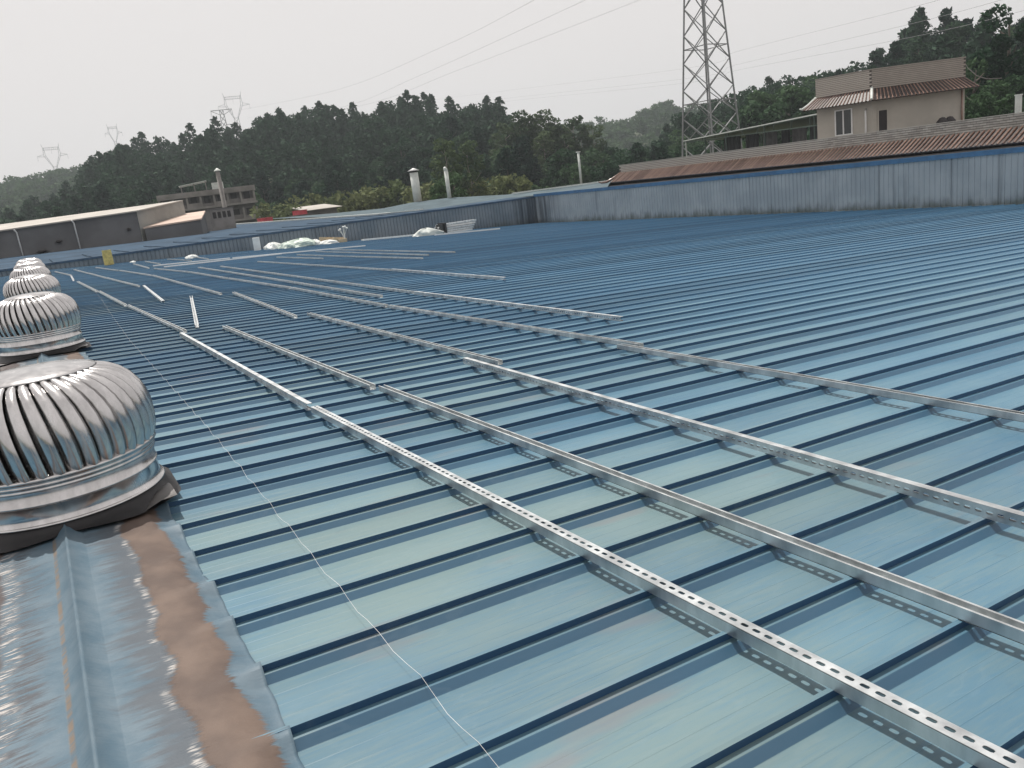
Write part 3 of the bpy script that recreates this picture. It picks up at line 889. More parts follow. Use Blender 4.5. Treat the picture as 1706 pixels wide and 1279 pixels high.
# ------------------------------------------------------------------ things lying at the far end of the roof
def sack_mesh(name, rx, ry, rz_, mat, seed):
    r = random.Random(seed); b = MB(); nu, nv = 16, 9
    ph = [r.uniform(0, 6) for _ in range(6)]
    for i in range(nv+1):
        v = i/nv*PI/2*1.15
        for j in range(nu):
            a = 2*PI*j/nu
            k = 1+0.16*math.sin(3*a+ph[0])+0.10*math.sin(5*a+ph[1]+i)+0.07*math.sin(2*a+i*1.3+ph[2])
            rr = math.cos(min(v, PI/2))
            b.v.append((rx*k*rr*math.cos(a), ry*k*rr*math.sin(a), rz_*math.sin(min(v, PI/2))*(1+0.12*math.sin(4*a+ph[3]))))
    for i in range(nv):
        for j in range(nu): b.f.append((i*nu+j, i*nu+(j+1) % nu, (i+1)*nu+(j+1) % nu, (i+1)*nu+j)); b.m.append(0)
    return b.mesh(name, mat)
def sack(x, y, rx, ry, h, mat, seed, label, rz=0):
    o = place('sack', sack_mesh('sack', rx, ry, h, M[mat], seed), None, Matrix.Translation((x, y, zr(x)+0.055)) @ Matrix.Rotation(rz, 4, 'Z'))
    return tag(o, label, 'sack', 'sacks by the far end wall')
sack(12.05, 47.9, .50, .40, .36, 'bag', 1, 'small round white sack right of the upright white board')
sack(13.55, 47.5, 1.10, .55, .44, 'bag_green', 2, 'biggest pale-green sack in the heap by the end wall', 0.1)
sack(12.75, 47.2, .50, .45, .34, 'bag_green', 3, 'low pale sack leaning on the left of the biggest sack', 0.6)
sack(14.55, 47.8, .40, .35, .32, 'bag', 4, 'crumpled white sack just right of the biggest sack', 1.0)
sack(15.25, 47.6, .65, .35, .22, 'bag', 5, 'flat white sack in front of the tan scraps')
tag(MB().box((-.20, -.03, 0), (.20, .03, .74)).box((-.17, .03, .1), (-.12, .06, .7)).obj('board', M['white'], None, mat4=Matrix.Translation((11.25, 48.2, zr(11.25)+.05)) @ Matrix.Rotation(0.12, 4, 'X')), 'upright white board at the left end of the sacks', 'board')
for (x, y, s, lb) in [(15.55, 48.6, .5, 'tan board scrap standing behind the flat white sack'), (16.2, 48.3, .42, 'small tan scrap at the right of the sack heap')]:
    b = MB(); b.box((-s, -.12, 0), (s*.6, .10, s*.75), Matrix.Rotation(.15, 4, 'Y')); b.box((-s*.2, -.3, 0), (s, -.1, s*.5), Matrix.Rotation(-.2, 4, 'Z'))
    tag(b.obj('board_scrap', M['tan'], None, mat4=Matrix.Translation((x, y, zr(x)+.05))), lb, 'scrap')
b = MB()
for k in range(5):
    b.tube([(0, 0, 0), (.08*math.cos(k*1.3), .06, .45), (.25*math.cos(k*1.3), .12*math.sin(k), .8+.1*math.sin(k*2))], .022, 5)
    b.lathe([(0, .07), (.06, .04), (.07, 0), (.04, -.04)], 7, (.25*math.cos(k*1.3), .12*math.sin(k), .8+.1*math.sin(k*2)))
tag(b.obj('wire_scrap', M['bag'], None, mat4=Matrix.Translation((16.65, 48.6, zr(16.65)+.05))), 'tangle of pale strapping sticking up at the end of the sacks', 'scrap')
tag(MB().lathe([(0, 0), (.20, 0), (.21, .02), (.20, .25), (.215, .27), (.20, .29), (.205, .52), (.215, .54), (.20, .56), (0, .57)], 20).box((-.2, -.26, .02), (.24, -.2, .78), None, 0).obj('drum', M['yellow'], None, mat4=Matrix.Translation((3.4, 47.6, zr(3.4)+.05))), 'yellowish drum standing alone near the ridge at the far end', 'drum')
def crumple(x, y, s, lb):
    o = place('plastic_scrap', sack_mesh('scrap', s, s*.6, s*.55, M['bag'], int(x*10)), None, Matrix.Translation((x, y, zr(x)+.05)))
    tag(o, lb, 'scrap')
crumple(7.2, 45.6, .32, 'white crumpled plastic by the far little rails'); crumple(4.6, 47.9, .16, 'tiny white scrap right of the yellow drum')
# stacked channel sections
t = empty('rail_stack', (22.6, 45.6, zr(22.6)+.055), 0.0, 'strapped stack of pale channel sections lying by the far corner', 'stack')
for r_ in range(5):
    for c_ in range(4):
        b = MB(); b.box((-1.3, -.055, 0), (1.3, .07, .075)); b.box((-1.3, -.085, .062), (1.3, -.04, .092))
        b.obj('channel', M['galv'] if (r_+c_) % 3 else M['white'], t, mat4=Matrix.Translation((0.15*r_+.05*(c_ % 2), c_*.17+.12*r_, .125*r_+.005)) @ Matrix.Rotation(-.02*c_, 4, 'Z'))
b = MB(); b.box((-.06, -.12, 0), (.06, .72, .68), Matrix.Translation((-.55, 0, 0)) @ Matrix.Rotation(.1, 4, 'Z')); b.box((-.05, -.12, 0), (.03, .70, .60), Matrix.Translation((-.75, 0, 0)))
b.obj('strap', M['tarp_dark'], t)
o = place('wrapped_bundle', sack_mesh('bundle', .95, .45, .42, M['pvc'], 9), None, Matrix.Translation((20.7, 45.5, zr(20.7)+.05)) @ Matrix.Rotation(.05, 4, 'Z'))
tag(o, 'grey wrapped bundle lying against the left of the channel stack', 'bundle')
tag(MB().box((-1.65, -.22, 0), (1.65, .22, .07)).box((-1.65, -.22, .07), (1.65, -.18, .10)).obj('white_sheet', M['white'], None, mat4=Matrix.Translation((18.9, 47.2, zr(18.9)+.057)) @ Matrix.Rotation(SL, 4, 'Y') @ Matrix.Rotation(0.0, 4, 'Z')), 'long white sheet piece lying left of the channel stack', 'sheet')
tag(MB().box((-2.2, -.06, 0), (2.2, .06, .05)).box((-2.2, -.06, .05), (2.2, -.045, .08)).obj('batten', M['white'], None, mat4=Matrix.Translation((22.7, 43.9, zr(22.7)+.057)) @ Matrix.Rotation(SL, 4, 'Y')), 'pale batten lying in front of the channel stack', 'batten')

# ------------------------------------------------------------------ neighbour on the right: tile eave, brick parapet, house
def tile_mesh():
    """one run of half-round cap tiles, unit slope length along +y, in four lapped pieces"""
    b = MB(); n = 6
    for k in range(4):
        y0, y1 = k*.25, (k+1)*.25+.012
        for (y, r) in ((y0, .040), (y1, .033)):
            for j in range(n+1):
                a = PI*j/n; b.v.append((r*math.cos(a), y, r*math.sin(a)*1.25))
        o = k*2*(n+1)
        for j in range(n): b.f.append((o+j, o+j+1, o+n+1+j+1, o+n+1+j)); b.m.append(0)
        b.f.append(tuple(o+j for j in range(n+1))); b.m.append(0)
    return b.mesh('roof_tile', M['tile'], False)
TILE = tile_mesh()
def tile_slope(parent, b0, b1, t0, t1, pitch, bed='tile_bed'):
    """lower edge b0-b1, upper edge t0-t1"""
    b0, b1, t0, t1 = map(Vector, (b0, b1, t0, t1))
    n = max(1, int((b1-b0).length/pitch))
    nrm = (b1-b0).cross(t0-b0).normalized()
    if nrm.z < 0: nrm = -nrm
    q = [b0, b1, t1, t0]
    MB().add([p for p in q]+[p-nrm*.05 for p in q], ((0,1,2,3),(7,6,5,4),(0,4,5,1),(1,5,6,2),(2,6,7,3),(3,7,4,0))).obj(bed, M['tilebed'], parent)
    for i in range(n):
        f = (i+.5)/n
        p = b0.lerp(b1, f); u = (t0.lerp(t1, f)-p)
        L = u.length; yd = u/L; xd = yd.cross(nrm).normalized()
        Rm = Matrix((xd, yd, nrm)).transposed().to_4x4()
        place('roof_tile', TILE, parent, Matrix.Translation(p+nrm*.002) @ Rm @ Matrix.Diagonal((1, L, 1, 1)))
nb = empty('tiled_building', (0, 0, 0), 0, 'brown tiled building behind the cladding wall with a long brick parapet', 'building')
MB().box((31.45, -3, 0), (62, 41.2, 8.55)).obj('wall', M['concrete'], nb)
MB().box((32.5, -3, 8.56), (61.9, 41.1, 8.95)).obj('roof_slab', M['concrete_dk'], nb)
tile_slope(nb, (31.32, -3, 8.60), (31.32, 40.9, 8.74), (32.28, -3, 9.14), (32.28, 40.95, 9.20), 0.20)
# upswept corner of the eave
b = MB(); b.tube([(32.30, 41.0, 9.24), (31.9, 41.25, 8.98), (31.5, 41.45, 8.80), (31.2, 41.6, 8.78), (31.05, 41.7, 8.86)], [.07, .075, .075, .06, .035], 8)
b.obj('hip_ridge', M['tile'], nb, True)
MB().add([(31.32,40.9,8.74),(32.28,40.95,9.20),(32.6,41.1,9.2),(32.6,41.1,8.5),(31.4,41.3,8.5)], ((0,1,2,3,4),)).obj('eave_end', M['tilebed'], nb)
MB().box((32.30, -3, 9.02), (32.52, 41.10, 9.665)).obj('parapet', M['mortar'], nb)
bk = MB(); bk.box((-.022, .006, .004), (.10, .242, .074)); BRICK = bk.mesh('brick', M['brick'])
bst = MB(); nbk = 0
slots_ = []
for k in range(0, 184):
    for c_ in range(6):
        y = -2.95 + k*.248 + (.124 if c_ % 2 else 0)
        if y < 40.85: slots_.append((y, 9.13+.0905*c_ + 0.0))
vis = sorted([s for s in slots_ if s[0] > 13.5]); inv = [s for s in slots_ if s[0] <= 13.5]
for i, (y, z) in enumerate(vis):
    if i < 300: place('brick', BRICK, nb, Matrix.Translation((32.292+rnd.uniform(-.002, .002), y, z)))
    else: bst.box((32.270, y+.006, z+.004), (32.39, y+.242, z+.074))
for (y, z) in inv: bst.box((32.270, y+.006, z+.004), (32.39, y+.242, z+.074))
bst.obj('bricks', M['brick'], nb)['kind'] = 'stuff'
MB().box((32.25, -3, 9.676), (32.55, 41.12, 9.705)).obj('parapet_coping', M['brick'], nb)

# house
hs = empty('house', (42.09, 30.53, 8.95), 0, 'pale plastered rooftop house with tiled eaves and a brick-faced parapet', 'house')
hp = Vector((42.09, 30.53, 8.95))
Lp, Cp, Rp = Vector((41.40, 33.70, 0)), Vector((42.09, 30.53, 0)), Vector((46.31, 27.78, 0))
nl = Vector((-(Cp-Lp).y*-1, 0, 0))
def out_n(a, b):
    d = (b-a).normalized(); n = Vector((d.y, -d.x, 0))
    c = (a+b)/2
    return n if n.dot(Vector((0, 0, 0))-c) > 0 else -n
nL, nR = out_n(Lp, Cp), out_n(Cp, Rp)
Lb, Rb = Lp + Vector((6.0, 2.6, 0)), Rp + Vector((3.2, 4.6, 0))
plan = [Lp, Cp, Rp, Rb, Lb]
def ringwall(pl_, z0, z1):
    b = MB(); n = len(pl_)
    vs = [(p.x-hp.x, p.y-hp.y, z0-hp.z) for p in pl_]+[(p.x-hp.x, p.y-hp.y, z1-hp.z) for p in pl_]
    b.add(vs, [(i, (i+1) % n, (i+1) % n+n, i+n) for i in range(n)]+[tuple(range(n, 2*n))])
    return b
ringwall(plan, 8.95, 12.04).obj('wall', M['plaster'], hs)
mL = (nL+nR).normalized()
plan2 = [Lp+nL*.06, Cp+mL*.07, Rp+nR*.06, Rb, Lb]
ringwall(plan2, 12.05, 13.06).obj('parapet', M['mortar'], hs)
ctop = MB(); ctop.add([(p.x-hp.x, p.y-hp.y, 13.07-hp.z) for p in [Lp+nL*.11, Cp+mL*.13, Rp+nR*.11, Rb+Vector((.1,.1,0)), Lb+Vector((0,.1,0))]], ((0,1,2,3,4),))
o = ctop.obj('parapet_coping', M['brick'], hs); sm_ = o.modifiers.new('thickness', 'SOLIDIFY'); sm_.thickness = .05; sm_.offset = 1
def face_mat(a, n):
    """frame on a wall: x along, y up, z out"""
    z = n; y = Vector((0, 0, 1)); x = y.cross(z)
    return x, y, z
def facing(a, b, n, z0, z1, name, course=.098, length=.30):
    """brick-tile facing strips laid in courses: every tile a shallow slab"""
    d = (b-a); L = d.length; d.normalize()
    sl_ = []
    k = int((z1-z0)/course); m_ = int(L/length)
    for c_ in range(k):
        for i in range(m_+1):
            u0 = max(0, i*length - (length/2 if c_ % 2 else 0)); u1 = min(L, (i+1)*length-(length/2 if c_ % 2 else 0))
            if u1-u0 > .06: sl_.append((u0+.005, u1-.005, z0+c_*course+.018, z0+(c_+1)*course-.002))
    b_ = MB()
    for (u0, u1, q0, q1) in sl_:
        p = [a+d*u0, a+d*u1]
        vs = []
        for o_ in (0.0, .024):
            for (pp, q) in ((p[0], q0), (p[1], q0), (p[1], q1), (p[0], q1)):
                w = pp+n*o_; vs.append((w.x-hp.x, w.y-hp.y, q-hp.z))
        b_.add(vs, ((4,5,6,7),(0,4,7,3),(1,2,6,5),(3,7,6,2),(0,1,5,4)))
    b_.obj(name, M['brick'], hs)['kind'] = 'stuff'
facing(Lp+nL*.062, Cp+mL*.072, nL, 12.07, 13.06, 'facing_tiles')
facing(Cp+mL*.072, Rp+nR*.062, nR, 12.07, 13.06, 'facing_tiles')
def rel(p, z): return (p.x-hp.x, p.y-hp.y, z-hp.z)
co = Cp+mL*.78
Lo, Ro = Lp+nL*.70+(Lp-Cp).normalized()*.55, Rp+nR*.70+(Rp-Cp).normalized()*.5
tile_slope(hs, rel(Lo, 11.45), rel(co, 11.43), rel(Lp+nL*.08, 12.04), rel(Cp+mL*.09, 12.04), .205)
tile_slope(hs, rel(co, 11.43), rel(Ro, 11.45), rel(Cp+mL*.09, 12.04), rel(Rp+nR*.08, 12.04), .205)
MB().tube([rel(Cp+mL*.05, 12.14), rel(Cp+mL*.45, 11.78), rel(co+mL*.05, 11.50), rel(co+mL*.16, 11.54)], [.075, .08, .075, .05], 8).obj('hip_ridge', M['pvc'], hs, True)
MB().tube([rel(Lp+nL*.05, 12.10), rel(Lp.lerp(Lo, .55), 11.74), rel(Lo, 11.52), rel(Lo+(Lp-Cp).normalized()*.15, 11.58)], [.07, .075, .07, .04], 8).obj('hip_ridge', M['pvc'], hs, True)
def on_wall(a, b, n, f, z): p = a.lerp(b, f)+n*.0; return p, z
def wall_box(a, b, n, f0, f1, z0, z1, d0, d1, mb):
    p0, p1 = a.lerp(b, f0), a.lerp(b, f1)
    vs = []
    for o_ in (d0, d1):
        for (pp, q) in ((p0, z0), (p1, z0), (p1, z1), (p0, z1)):
            w = pp+n*o_; vs.append((w.x-hp.x, w.y-hp.y, q-hp.z))
    mb.add(vs, ((4,5,6,7),(3,2,1,0),(0,4,7,3),(1,2,6,5),(3,7,6,2),(0,1,5,4)))
wf = MB()
F0, F1 = .335, .655
for (f0, f1, z0, z1) in [(F0, F0+.022, 9.78, 11.22), (F1-.022, F1, 9.78, 11.22), (F0+.022, F1-.022, 11.16, 11.22), (F0+.022, F1-.022, 9.78, 9.84), (.48, .502, 9.84, 11.16)]:
    wall_box(Lp, Cp, nL, f0, f1, z0, z1, .002, .05, wf)
w_ = wf.obj('window', M['white'], hs)
for (f0, f1) in ((F0+.022, .48), (.502, F1-.022)):
    pg = MB(); wall_box(Lp, Cp, nL, f0, f1, 9.84, 11.16, .003, .018, pg); pg.obj('pane', M['glass'], w_)
sg = MB(); wall_box(Lp, Cp, nL, F0-.03, F1+.03, 9.70, 9.775, .002, .09, sg); sg.obj('sill', M['plaster'], w_)
df = MB()
for (f0, f1, z0, z1) in [(.055, .068, 8.96, 10.92), (.158, .175, 8.96, 10.92), (.068, .158, 10.86, 10.92)]: wall_box(Cp, Rp, nR, f0, f1, z0, z1, .002, .06, df)
d0_ = df.obj('door', M['plaster'], hs)
pg = MB(); wall_box(Cp, Rp, nR, .068, .158, 8.96, 10.86, .003, .02, pg); pg.obj('opening', M['dark'], d0_)
pp = Lp.lerp(Cp, .90)+nL*.12
MB().tube([rel(pp, 8.96), rel(pp, 10.95), rel(pp-nL*.1, 11.05)], .05, 8).obj('downpipe', M['white'], hs, True)
pp = Cp.lerp(Rp, .965)+nR*.08
MB().tube([rel(pp, 8.96), rel(pp, 11.6)], .05, 8).obj('downpipe', M['tile'], hs, True)
q0 = Rp+nR*.1
MB().tube([rel(q0, 12.7), rel(q0+nR*.2, 12.5), rel(q0+Vector((.5,-.3,0)), 12.05), rel(q0+Vector((1.0,-.6,0)), 11.8), rel(q0+Vector((1.7,-1,0)), 11.75)], .022, 6).obj('hanging_cable', M['concrete'], hs, True)
for k, (f, lb) in enumerate([(.68, 'left dark pot behind the brick parapet at the foot of the house'), (.76, 'right dark pot behind the brick parapet at the foot of the house')]):
    p = Cp.lerp(Rp, f)+nR*.9
    tag(MB().lathe([(0, 0), (.16, 0), (.22, .5), (.25, .52), (.25, .60), (.20, .60), (.18, .52), (0, .5)], 16).lathe([(.18,.5),(.28,.75),(.12,.95),(0,.98)], 9, (0, 0, 0)).obj('plant_pot', M['dark'], None, mat4=Matrix.Translation((p.x, p.y, 8.95)) @ Matrix.Scale(1.15, 4)), lb, 'pot')
tag(MB().box((-.09, -.09, 0), (.09, .09, 1.42)).box((-.11, -.11, 1.42), (.11, .11, 1.47)).obj('post', M['pvc'], None, mat4=Matrix.Translation((34.9, 18.75, 9.15 - .2))), 'pale square post standing behind the parapet at the right edge', 'post')

# canopy left of the house
cn = empty('canopy', (44.5, 42.8, 8.95), 0, 'dark green steel canopy with trussed front between house and pylon', 'canopy')
A0, A1 = Vector((41.85, 34.0, 11.18)), Vector((47.34, 51.56, 11.0))
bk_ = Vector((4.6, -1.3, -.25)); of = Vector((44.5, 42.8, 8.95))
r4 = [A0-of, A1-of, A1+bk_-of, A0+bk_-of]
MB().poly([tuple(p) for p in r4], .07).obj('roof_sheet', M['green_steel'], cn)
MB().bar(A0-of+Vector((-.06,0,.02)), A1-of+Vector((-.06,0,.02)), .07, .07).obj('edge_strip', M['pvc'], cn)
B0, B1 = A0+Vector((0, 0, -.62)), A1+Vector((0, 0, -.10))
MB().bar(B0-of, B1-of, .07).obj('bottom_chord', M['green_steel'], cn)
for k in range(9):
    f = (k+.4)/9
    p, q = A0.lerp(A1, f)-of, B0.lerp(B1, f)-of
    MB().bar(p+Vector((0,0,-.05)), q, .045).obj('web_member', M['green_steel'], cn)
for f in (.02, .33, .62, .80, .985):
    p = A0.lerp(A1, f)-of; MB().bar((p.x, p.y, p.z-.05), (p.x, p.y, 0), .07).obj('post', M['pvc' if f > .9 else 'green_steel'], cn)
    p = p+bk_; MB().bar((p.x, p.y, p.z-.05), (p.x, p.y, 0), .07).obj('post', M['green_steel'], cn)
hang = [(.06, .16, 1.35, 'tarp_dark', 'black tarp hanging beside the house end of the canopy'), (.18, .27, 1.2, 'tarp_grey', 'grey sheet hanging under the canopy next to the black tarp'), (.285, .34, 1.4, 'tarp_dark', 'narrow black tarp under the middle of the canopy'), (.37, .47, 1.2, 'tarp_grey', 'left grey sheet hanging under the canopy'), (.50, .60, 1.5, 'tarp_dark', 'black tarp hanging left of the grey sheets'), (.64, .78, 1.1, 'tarp_dark', 'leftmost black tarp under the low end of the canopy')]
for (f0, f1, h, mt, lb) in hang:
    p0, p1 = B0.lerp(B1, f0)+Vector((1.3, -.4, 0)), B0.lerp(B1, f1)+Vector((1.3, -.4, 0))
    b = MB(); n = 10
    for i in range(n+1):
        p = p0.lerp(p1, i/n); w = .10*math.sin(i*1.9)
        b.v += [(p.x+w*.4, p.y, p.z), (p.x+w, p.y+.03, max(8.96, p.z-h-.05*math.sin(i)))]
    b.f = [(2*i, 2*i+2, 2*i+3, 2*i+1) for i in range(n)]; b.m = [0]*n
    o = b.obj('tarp', M[mt]); s_ = o.modifiers.new('thickness', 'SOLIDIFY'); s_.thickness = .02
    tag(o, lb, 'tarp')

# ------------------------------------------------------------------ neighbour roofs beyond the end wall
na_ = empty('blue_roof', (0, 60, 0), 0, 'weathered blue sheet roof just beyond the far end wall', 'roof')
Apts = [(-20, 49.75, 8.30), (31.0, 49.75, 8.34), (31.0, 52.5, 8.42), (24.9, 54.8, 8.34), (24.96, 61.1, 8.25), (21.1, 102.8, 8.66), (9.8, 89.5, 8.44), (-2.0, 75.2, 8.62), (-6, 69.9, 8.66), (-20, 69, 8.66)]
def shift(p): return (p[0], p[1]-60, p[2])
MB().add([shift(p) for p in Apts], ((0,1,3,4),(1,2,3),(0,4,7),(0,7,8,9),(4,5,6,7))).obj('roof_sheet', M['blue_roof2'], na_)
MB().bar(shift((24.9, 61.1, 8.31)), shift((21.1, 102.8, 8.72)), .35, .10).bar(shift((24.86, 54.8, 8.40)), shift((24.9, 61.1, 8.31)), .20, .08).obj('ridge_strip', M['pvc'], na_)
MB().box((-20, -10, 0), (21, 8, 8.15)).obj('wall', M['concrete_dk'], na_)
for k in range(26):
    x = -18+1.9*k
    if x < 24: MB().bar((x, -10.2, zr(0)*0+8.335), (x*1.0, 0.6, 8.36), .05, .04).obj('roof_rib', M['blue_roof2'], na_)
nb2 = empty('pale_roof', (32, 60, 0), 0, 'pale grey-green sheet roof carrying two pale flues beyond the end wall', 'roof')
Bp = [(25.0,60.9,8.22),(26.4,106.7,8.80),(30.3,90.0,8.56),(31.6,78.9,8.53),(29.3,66.3,8.86),(31.0,62.6,8.88),(33.4,57,8.60),(34.1,53.1,8.63),(36.3,47.9,8.73),(36.3,45,8.73),(32.8,41.4,8.46),(31.35,41.4,8.40),(31.3,52.5,8.38)]
s2 = lambda p: (p[0]-32, p[1]-60, p[2])
MB().add([s2(p) for p in Bp], ((0,1,2,3),(0,3,4),(0,4,5),(0,5,6,12),(12,6,7,8),(12,8,9,10,11))).obj('roof_sheet', M['pale_roof'], nb2)
MB().bar(s2((33.0, 55.5, 8.66)), s2((36.3, 46.0, 8.78)), .18, .09).obj('ridge_strip', M['pvc'], nb2)
MB().box((-.4, -14, 0), (4, 0, 8.3)).obj('wall', M['concrete_dk'], nb2)
f1 = empty('flue', (29.78, 66.2, 8.6), 0, 'thicker pale flue with a conical cap on the roof beyond the end wall', 'flue')
MB().lathe([(0, 0), (.36, 0), (.36, 2.72), (.33, 2.72)], 24).obj('pipe', M['pvc'], f1, True)
MB().lathe([(.30, 2.6), (.31, 2.9)], 16).obj('collar', M['dark'], f1, True)
MB().lathe([(.50, 2.86), (.52, 2.88), (.03, 3.10), (0, 3.10)], 24).obj('cone_cap', M['white'], f1, True)
for k in range(4):
    a = k*PI/2+.4; MB().bar((.34*math.cos(a), .34*math.sin(a), 2.68), (.40*math.cos(a), .40*math.sin(a), 2.88), .03).obj('cap_stay', M['dark'], f1)
f2 = empty('flue', (30.98, 62.4, 8.6), 0, 'thinner pale flue with a mitred top on the roof beyond the end wall', 'flue')
MB().lathe([(0, 0), (.17, 0), (.17, 2.45), (.15, 2.45)], 16).obj('pipe', M['pvc'], f2, True)
MB().tube([(0, 0, 2.4), (-.02, 0, 2.6), (-.12, -.06, 2.75)], [.165, .165, .10], 12).obj('mitred_top', M['pvc'], f2, True)
tag(MB().tube([(0, 0, 0), (0, 0, 2.35)], .09, 10).box((-.12, -.12, 2.35), (.12, .12, 2.42)).obj('vent_pipe', M['pvc'], None, True, Matrix.Translation((36.02, 50.5, 8.65))), 'thin pale pole standing left of the tiled eave corner', 'pole')

# ------------------------------------------------------------------ buildings at the left
wh = empty('warehouse', (0, 75, 0), 0, 'long grey warehouse with a pale roof and two white downpipes', 'warehouse')
E0, E1 = Vector((-16, 74.4-75, 10.32)), Vector((8.3, 74.55-75, 11.04))
G0, G1 = Vector((-16, 7.6, 11.02)), Vector((13.43, 7.92, 11.64))
MB().add([tuple(E0+Vector((0,-.25,-.03))), tuple(E1+Vector((.1,-.25,-.03))), tuple(G1), tuple(G0)], ((0,1,2,3),)).obj('roof_sheet', M['shed_roof'], wh).modifiers.new('t', 'SOLIDIFY').thickness = .10
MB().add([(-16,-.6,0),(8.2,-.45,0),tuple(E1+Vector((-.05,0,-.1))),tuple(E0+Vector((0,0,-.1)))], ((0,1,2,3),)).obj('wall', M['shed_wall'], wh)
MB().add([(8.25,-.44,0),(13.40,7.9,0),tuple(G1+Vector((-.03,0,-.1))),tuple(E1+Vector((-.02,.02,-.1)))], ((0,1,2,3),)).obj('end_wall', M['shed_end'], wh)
for (x, z0, z1) in [(-.5, 8.0, 10.62), (3.54, 8.0, 10.82)]:
    MB().tube([(x-.12, -.80, z1), (x, -.62, z1-.22), (x+.02, -.60, z0)], .055, 8).obj('downpipe', M['white'], wh, True)
for (x, z, w) in [(.9, 8.75, .45), (2.2, 9.35, .25), (7.4, 9.6, .2)]:
    MB().lathe([(0, .12), (w*.6, .08), (w, -.02), (w*.5, -.15), (0, -.16)], 10, (x, -.62, z)).obj('vent_hood', M['dark'], wh)
an = empty('annex', (12, 79, 0), 0, 'low annex with a sunlit pinkish roof against the warehouse end', 'shed')
MB().poly([(8.5-12, 74.4-79, 9.60), (13.6-12, 76.6-79, 9.75), (15.5-12, 84.5-79, 10.45), (13.5-12, 83.2-79, 10.40)], .12).obj('roof_sheet', M['annex_roof'], an)
MB().add([(-3.4,-4.5,0),(1.5,-2.3,0),(3.4,5.4,0),(1.4,4.1,0),(-3.4,-4.5,9.45),(1.5,-2.3,9.6),(3.4,5.4,10.3),(1.4,4.1,10.25)], ((0,1,5,4),(1,2,6,5),(2,3,7,6))).obj('wall', M['shed_wall'], an)
bl_ = empty('concrete_hut', (16.9, 86, 0), .2, 'small grey concrete hut right of the pink annex roof', 'hut')
MB().box((-1.2, -1, 0), (1.2, 1, 10.45)).obj('wall', M['concrete'], bl_)
MB().box((-1.3, -1.1, 10.45), (1.3, 1.1, 10.55)).obj('roof_slab', M['concrete_dk'], bl_)
for k in range(4): MB().box((-.95+.5*k, -1.03, 9.6), (-.62+.5*k, -1.0, 10.2)).obj('vent_slot', M['dark'], bl_)

cb_ = empty('concrete_building', (24, 127, 0), 0, 'unfinished grey concrete building with dark openings below the wooded hill', 'building')
ang = math.atan2(126.46-128.82, 30.13-17.45)
cb_.rotation_euler = (0, 0, ang)
fl = [9.0, 11.45, 13.25]
MB().box((-6.4, .6, 0), (6.4, 8, 13.0)).obj('core_wall', M['concrete_dk'], cb_)
for z in (9.0, 11.35, 13.15): MB().box((-6.8, -1.0, z-.14), (6.8, 8.2, z+.14)).obj('floor_slab', M['concrete'], cb_)
MB().box((-6.8, -1.02, 13.29), (6.8, -.85, 13.75)).obj('parapet', M['concrete'], cb_)
for z in (9.14, 11.49):
    for k in range(8):
        x = -6.6+1.87*k; MB().box((x-.14, -.9, z), (x+.14, -.6, z+1.55)).obj('column', M['concrete'], cb_)
        if k < 7:
            w = MB(); w.box((x+.45, .50, z+.35), (x+1.3, .57, z+1.45)); w.obj('window', M['dark'], cb_)
            MB().box((x+.14, -.75, z), (x+1.73, -.68, z+.42+.1*(k % 3))).obj('balcony_wall', M['concrete_dk'] if k % 2 else M['concrete'], cb_)
MB().poly([(-3.6, -.4, 14.75), (.3, -.4, 15.15), (.3, 4, 15.15), (-3.6, 4, 14.75)], .10).obj('shelter_roof', M['pvc'], cb_)
for x in (-3.3, -1.5, .1): MB().bar((x, -.2, 13.2), (x, -.2, 14.8+.1*(x+3.3)), .12).obj('shelter_post', M['concrete'], cb_)
MB().box((.9, -.2, 13.29), (2.5, 2, 14.7)).obj('roof_tank', M['pvc'], cb_)
fc = empty('flue', (22.15, 107.7, 0), 0, 'slim grey chimney pipe rising in front of the concrete building', 'flue')
MB().lathe([(.30, 0), (.27, 15.2), (.22, 15.2)], 14).obj('pipe', M['concrete'], fc, True)
MB().lathe([(.42, 15.25), (.40, 15.35), (.05, 15.62), (0, 15.62)], 14).obj('cone_cap', M['pvc'], fc, True)
MB().bar((.2, 0, 15.1), (.3, 0, 15.3), .05).bar((-.2, 0, 15.1), (-.3, 0, 15.3), .05).obj('cap_stay', M['dark'], fc)
for i, (x, y, z, lb) in enumerate([(24.1, 97.0, 9.0, 'left red sheeted stack beyond the blue roofs'), (29.6, 101.5, 9.35, 'right red sheeted stack beyond the blue roofs')]):
    t = empty('red_stack', (x, y, 0), .3, lb, 'stack')
    MB().box((-1, -.8, 0), (1, .8, z-.55)).obj('base', M['concrete_dk'], t)
    MB().box((-.55, -.85, z-.55), (.55, .7, z-.05)).box((-.6, -.9, z-.05), (.6, .75, z)).obj('sheet', M['red'], t)
hut = empty('hut', (33.5, 105.8, 0), .2, 'small hut with a pale low roof beyond the blue roofs', 'hut')
MB().box((-2.0, -1, 0), (2.0, 2, 9.1)).obj('wall', M['concrete_dk'], hut)
MB().poly([(-3, -1.5, 9.2), (2.6, -1.5, 9.2), (2.4, 2.6, 9.75), (-2.6, 2.6, 9.75)], .08).obj('roof_sheet', M['shed_roof'], hut)

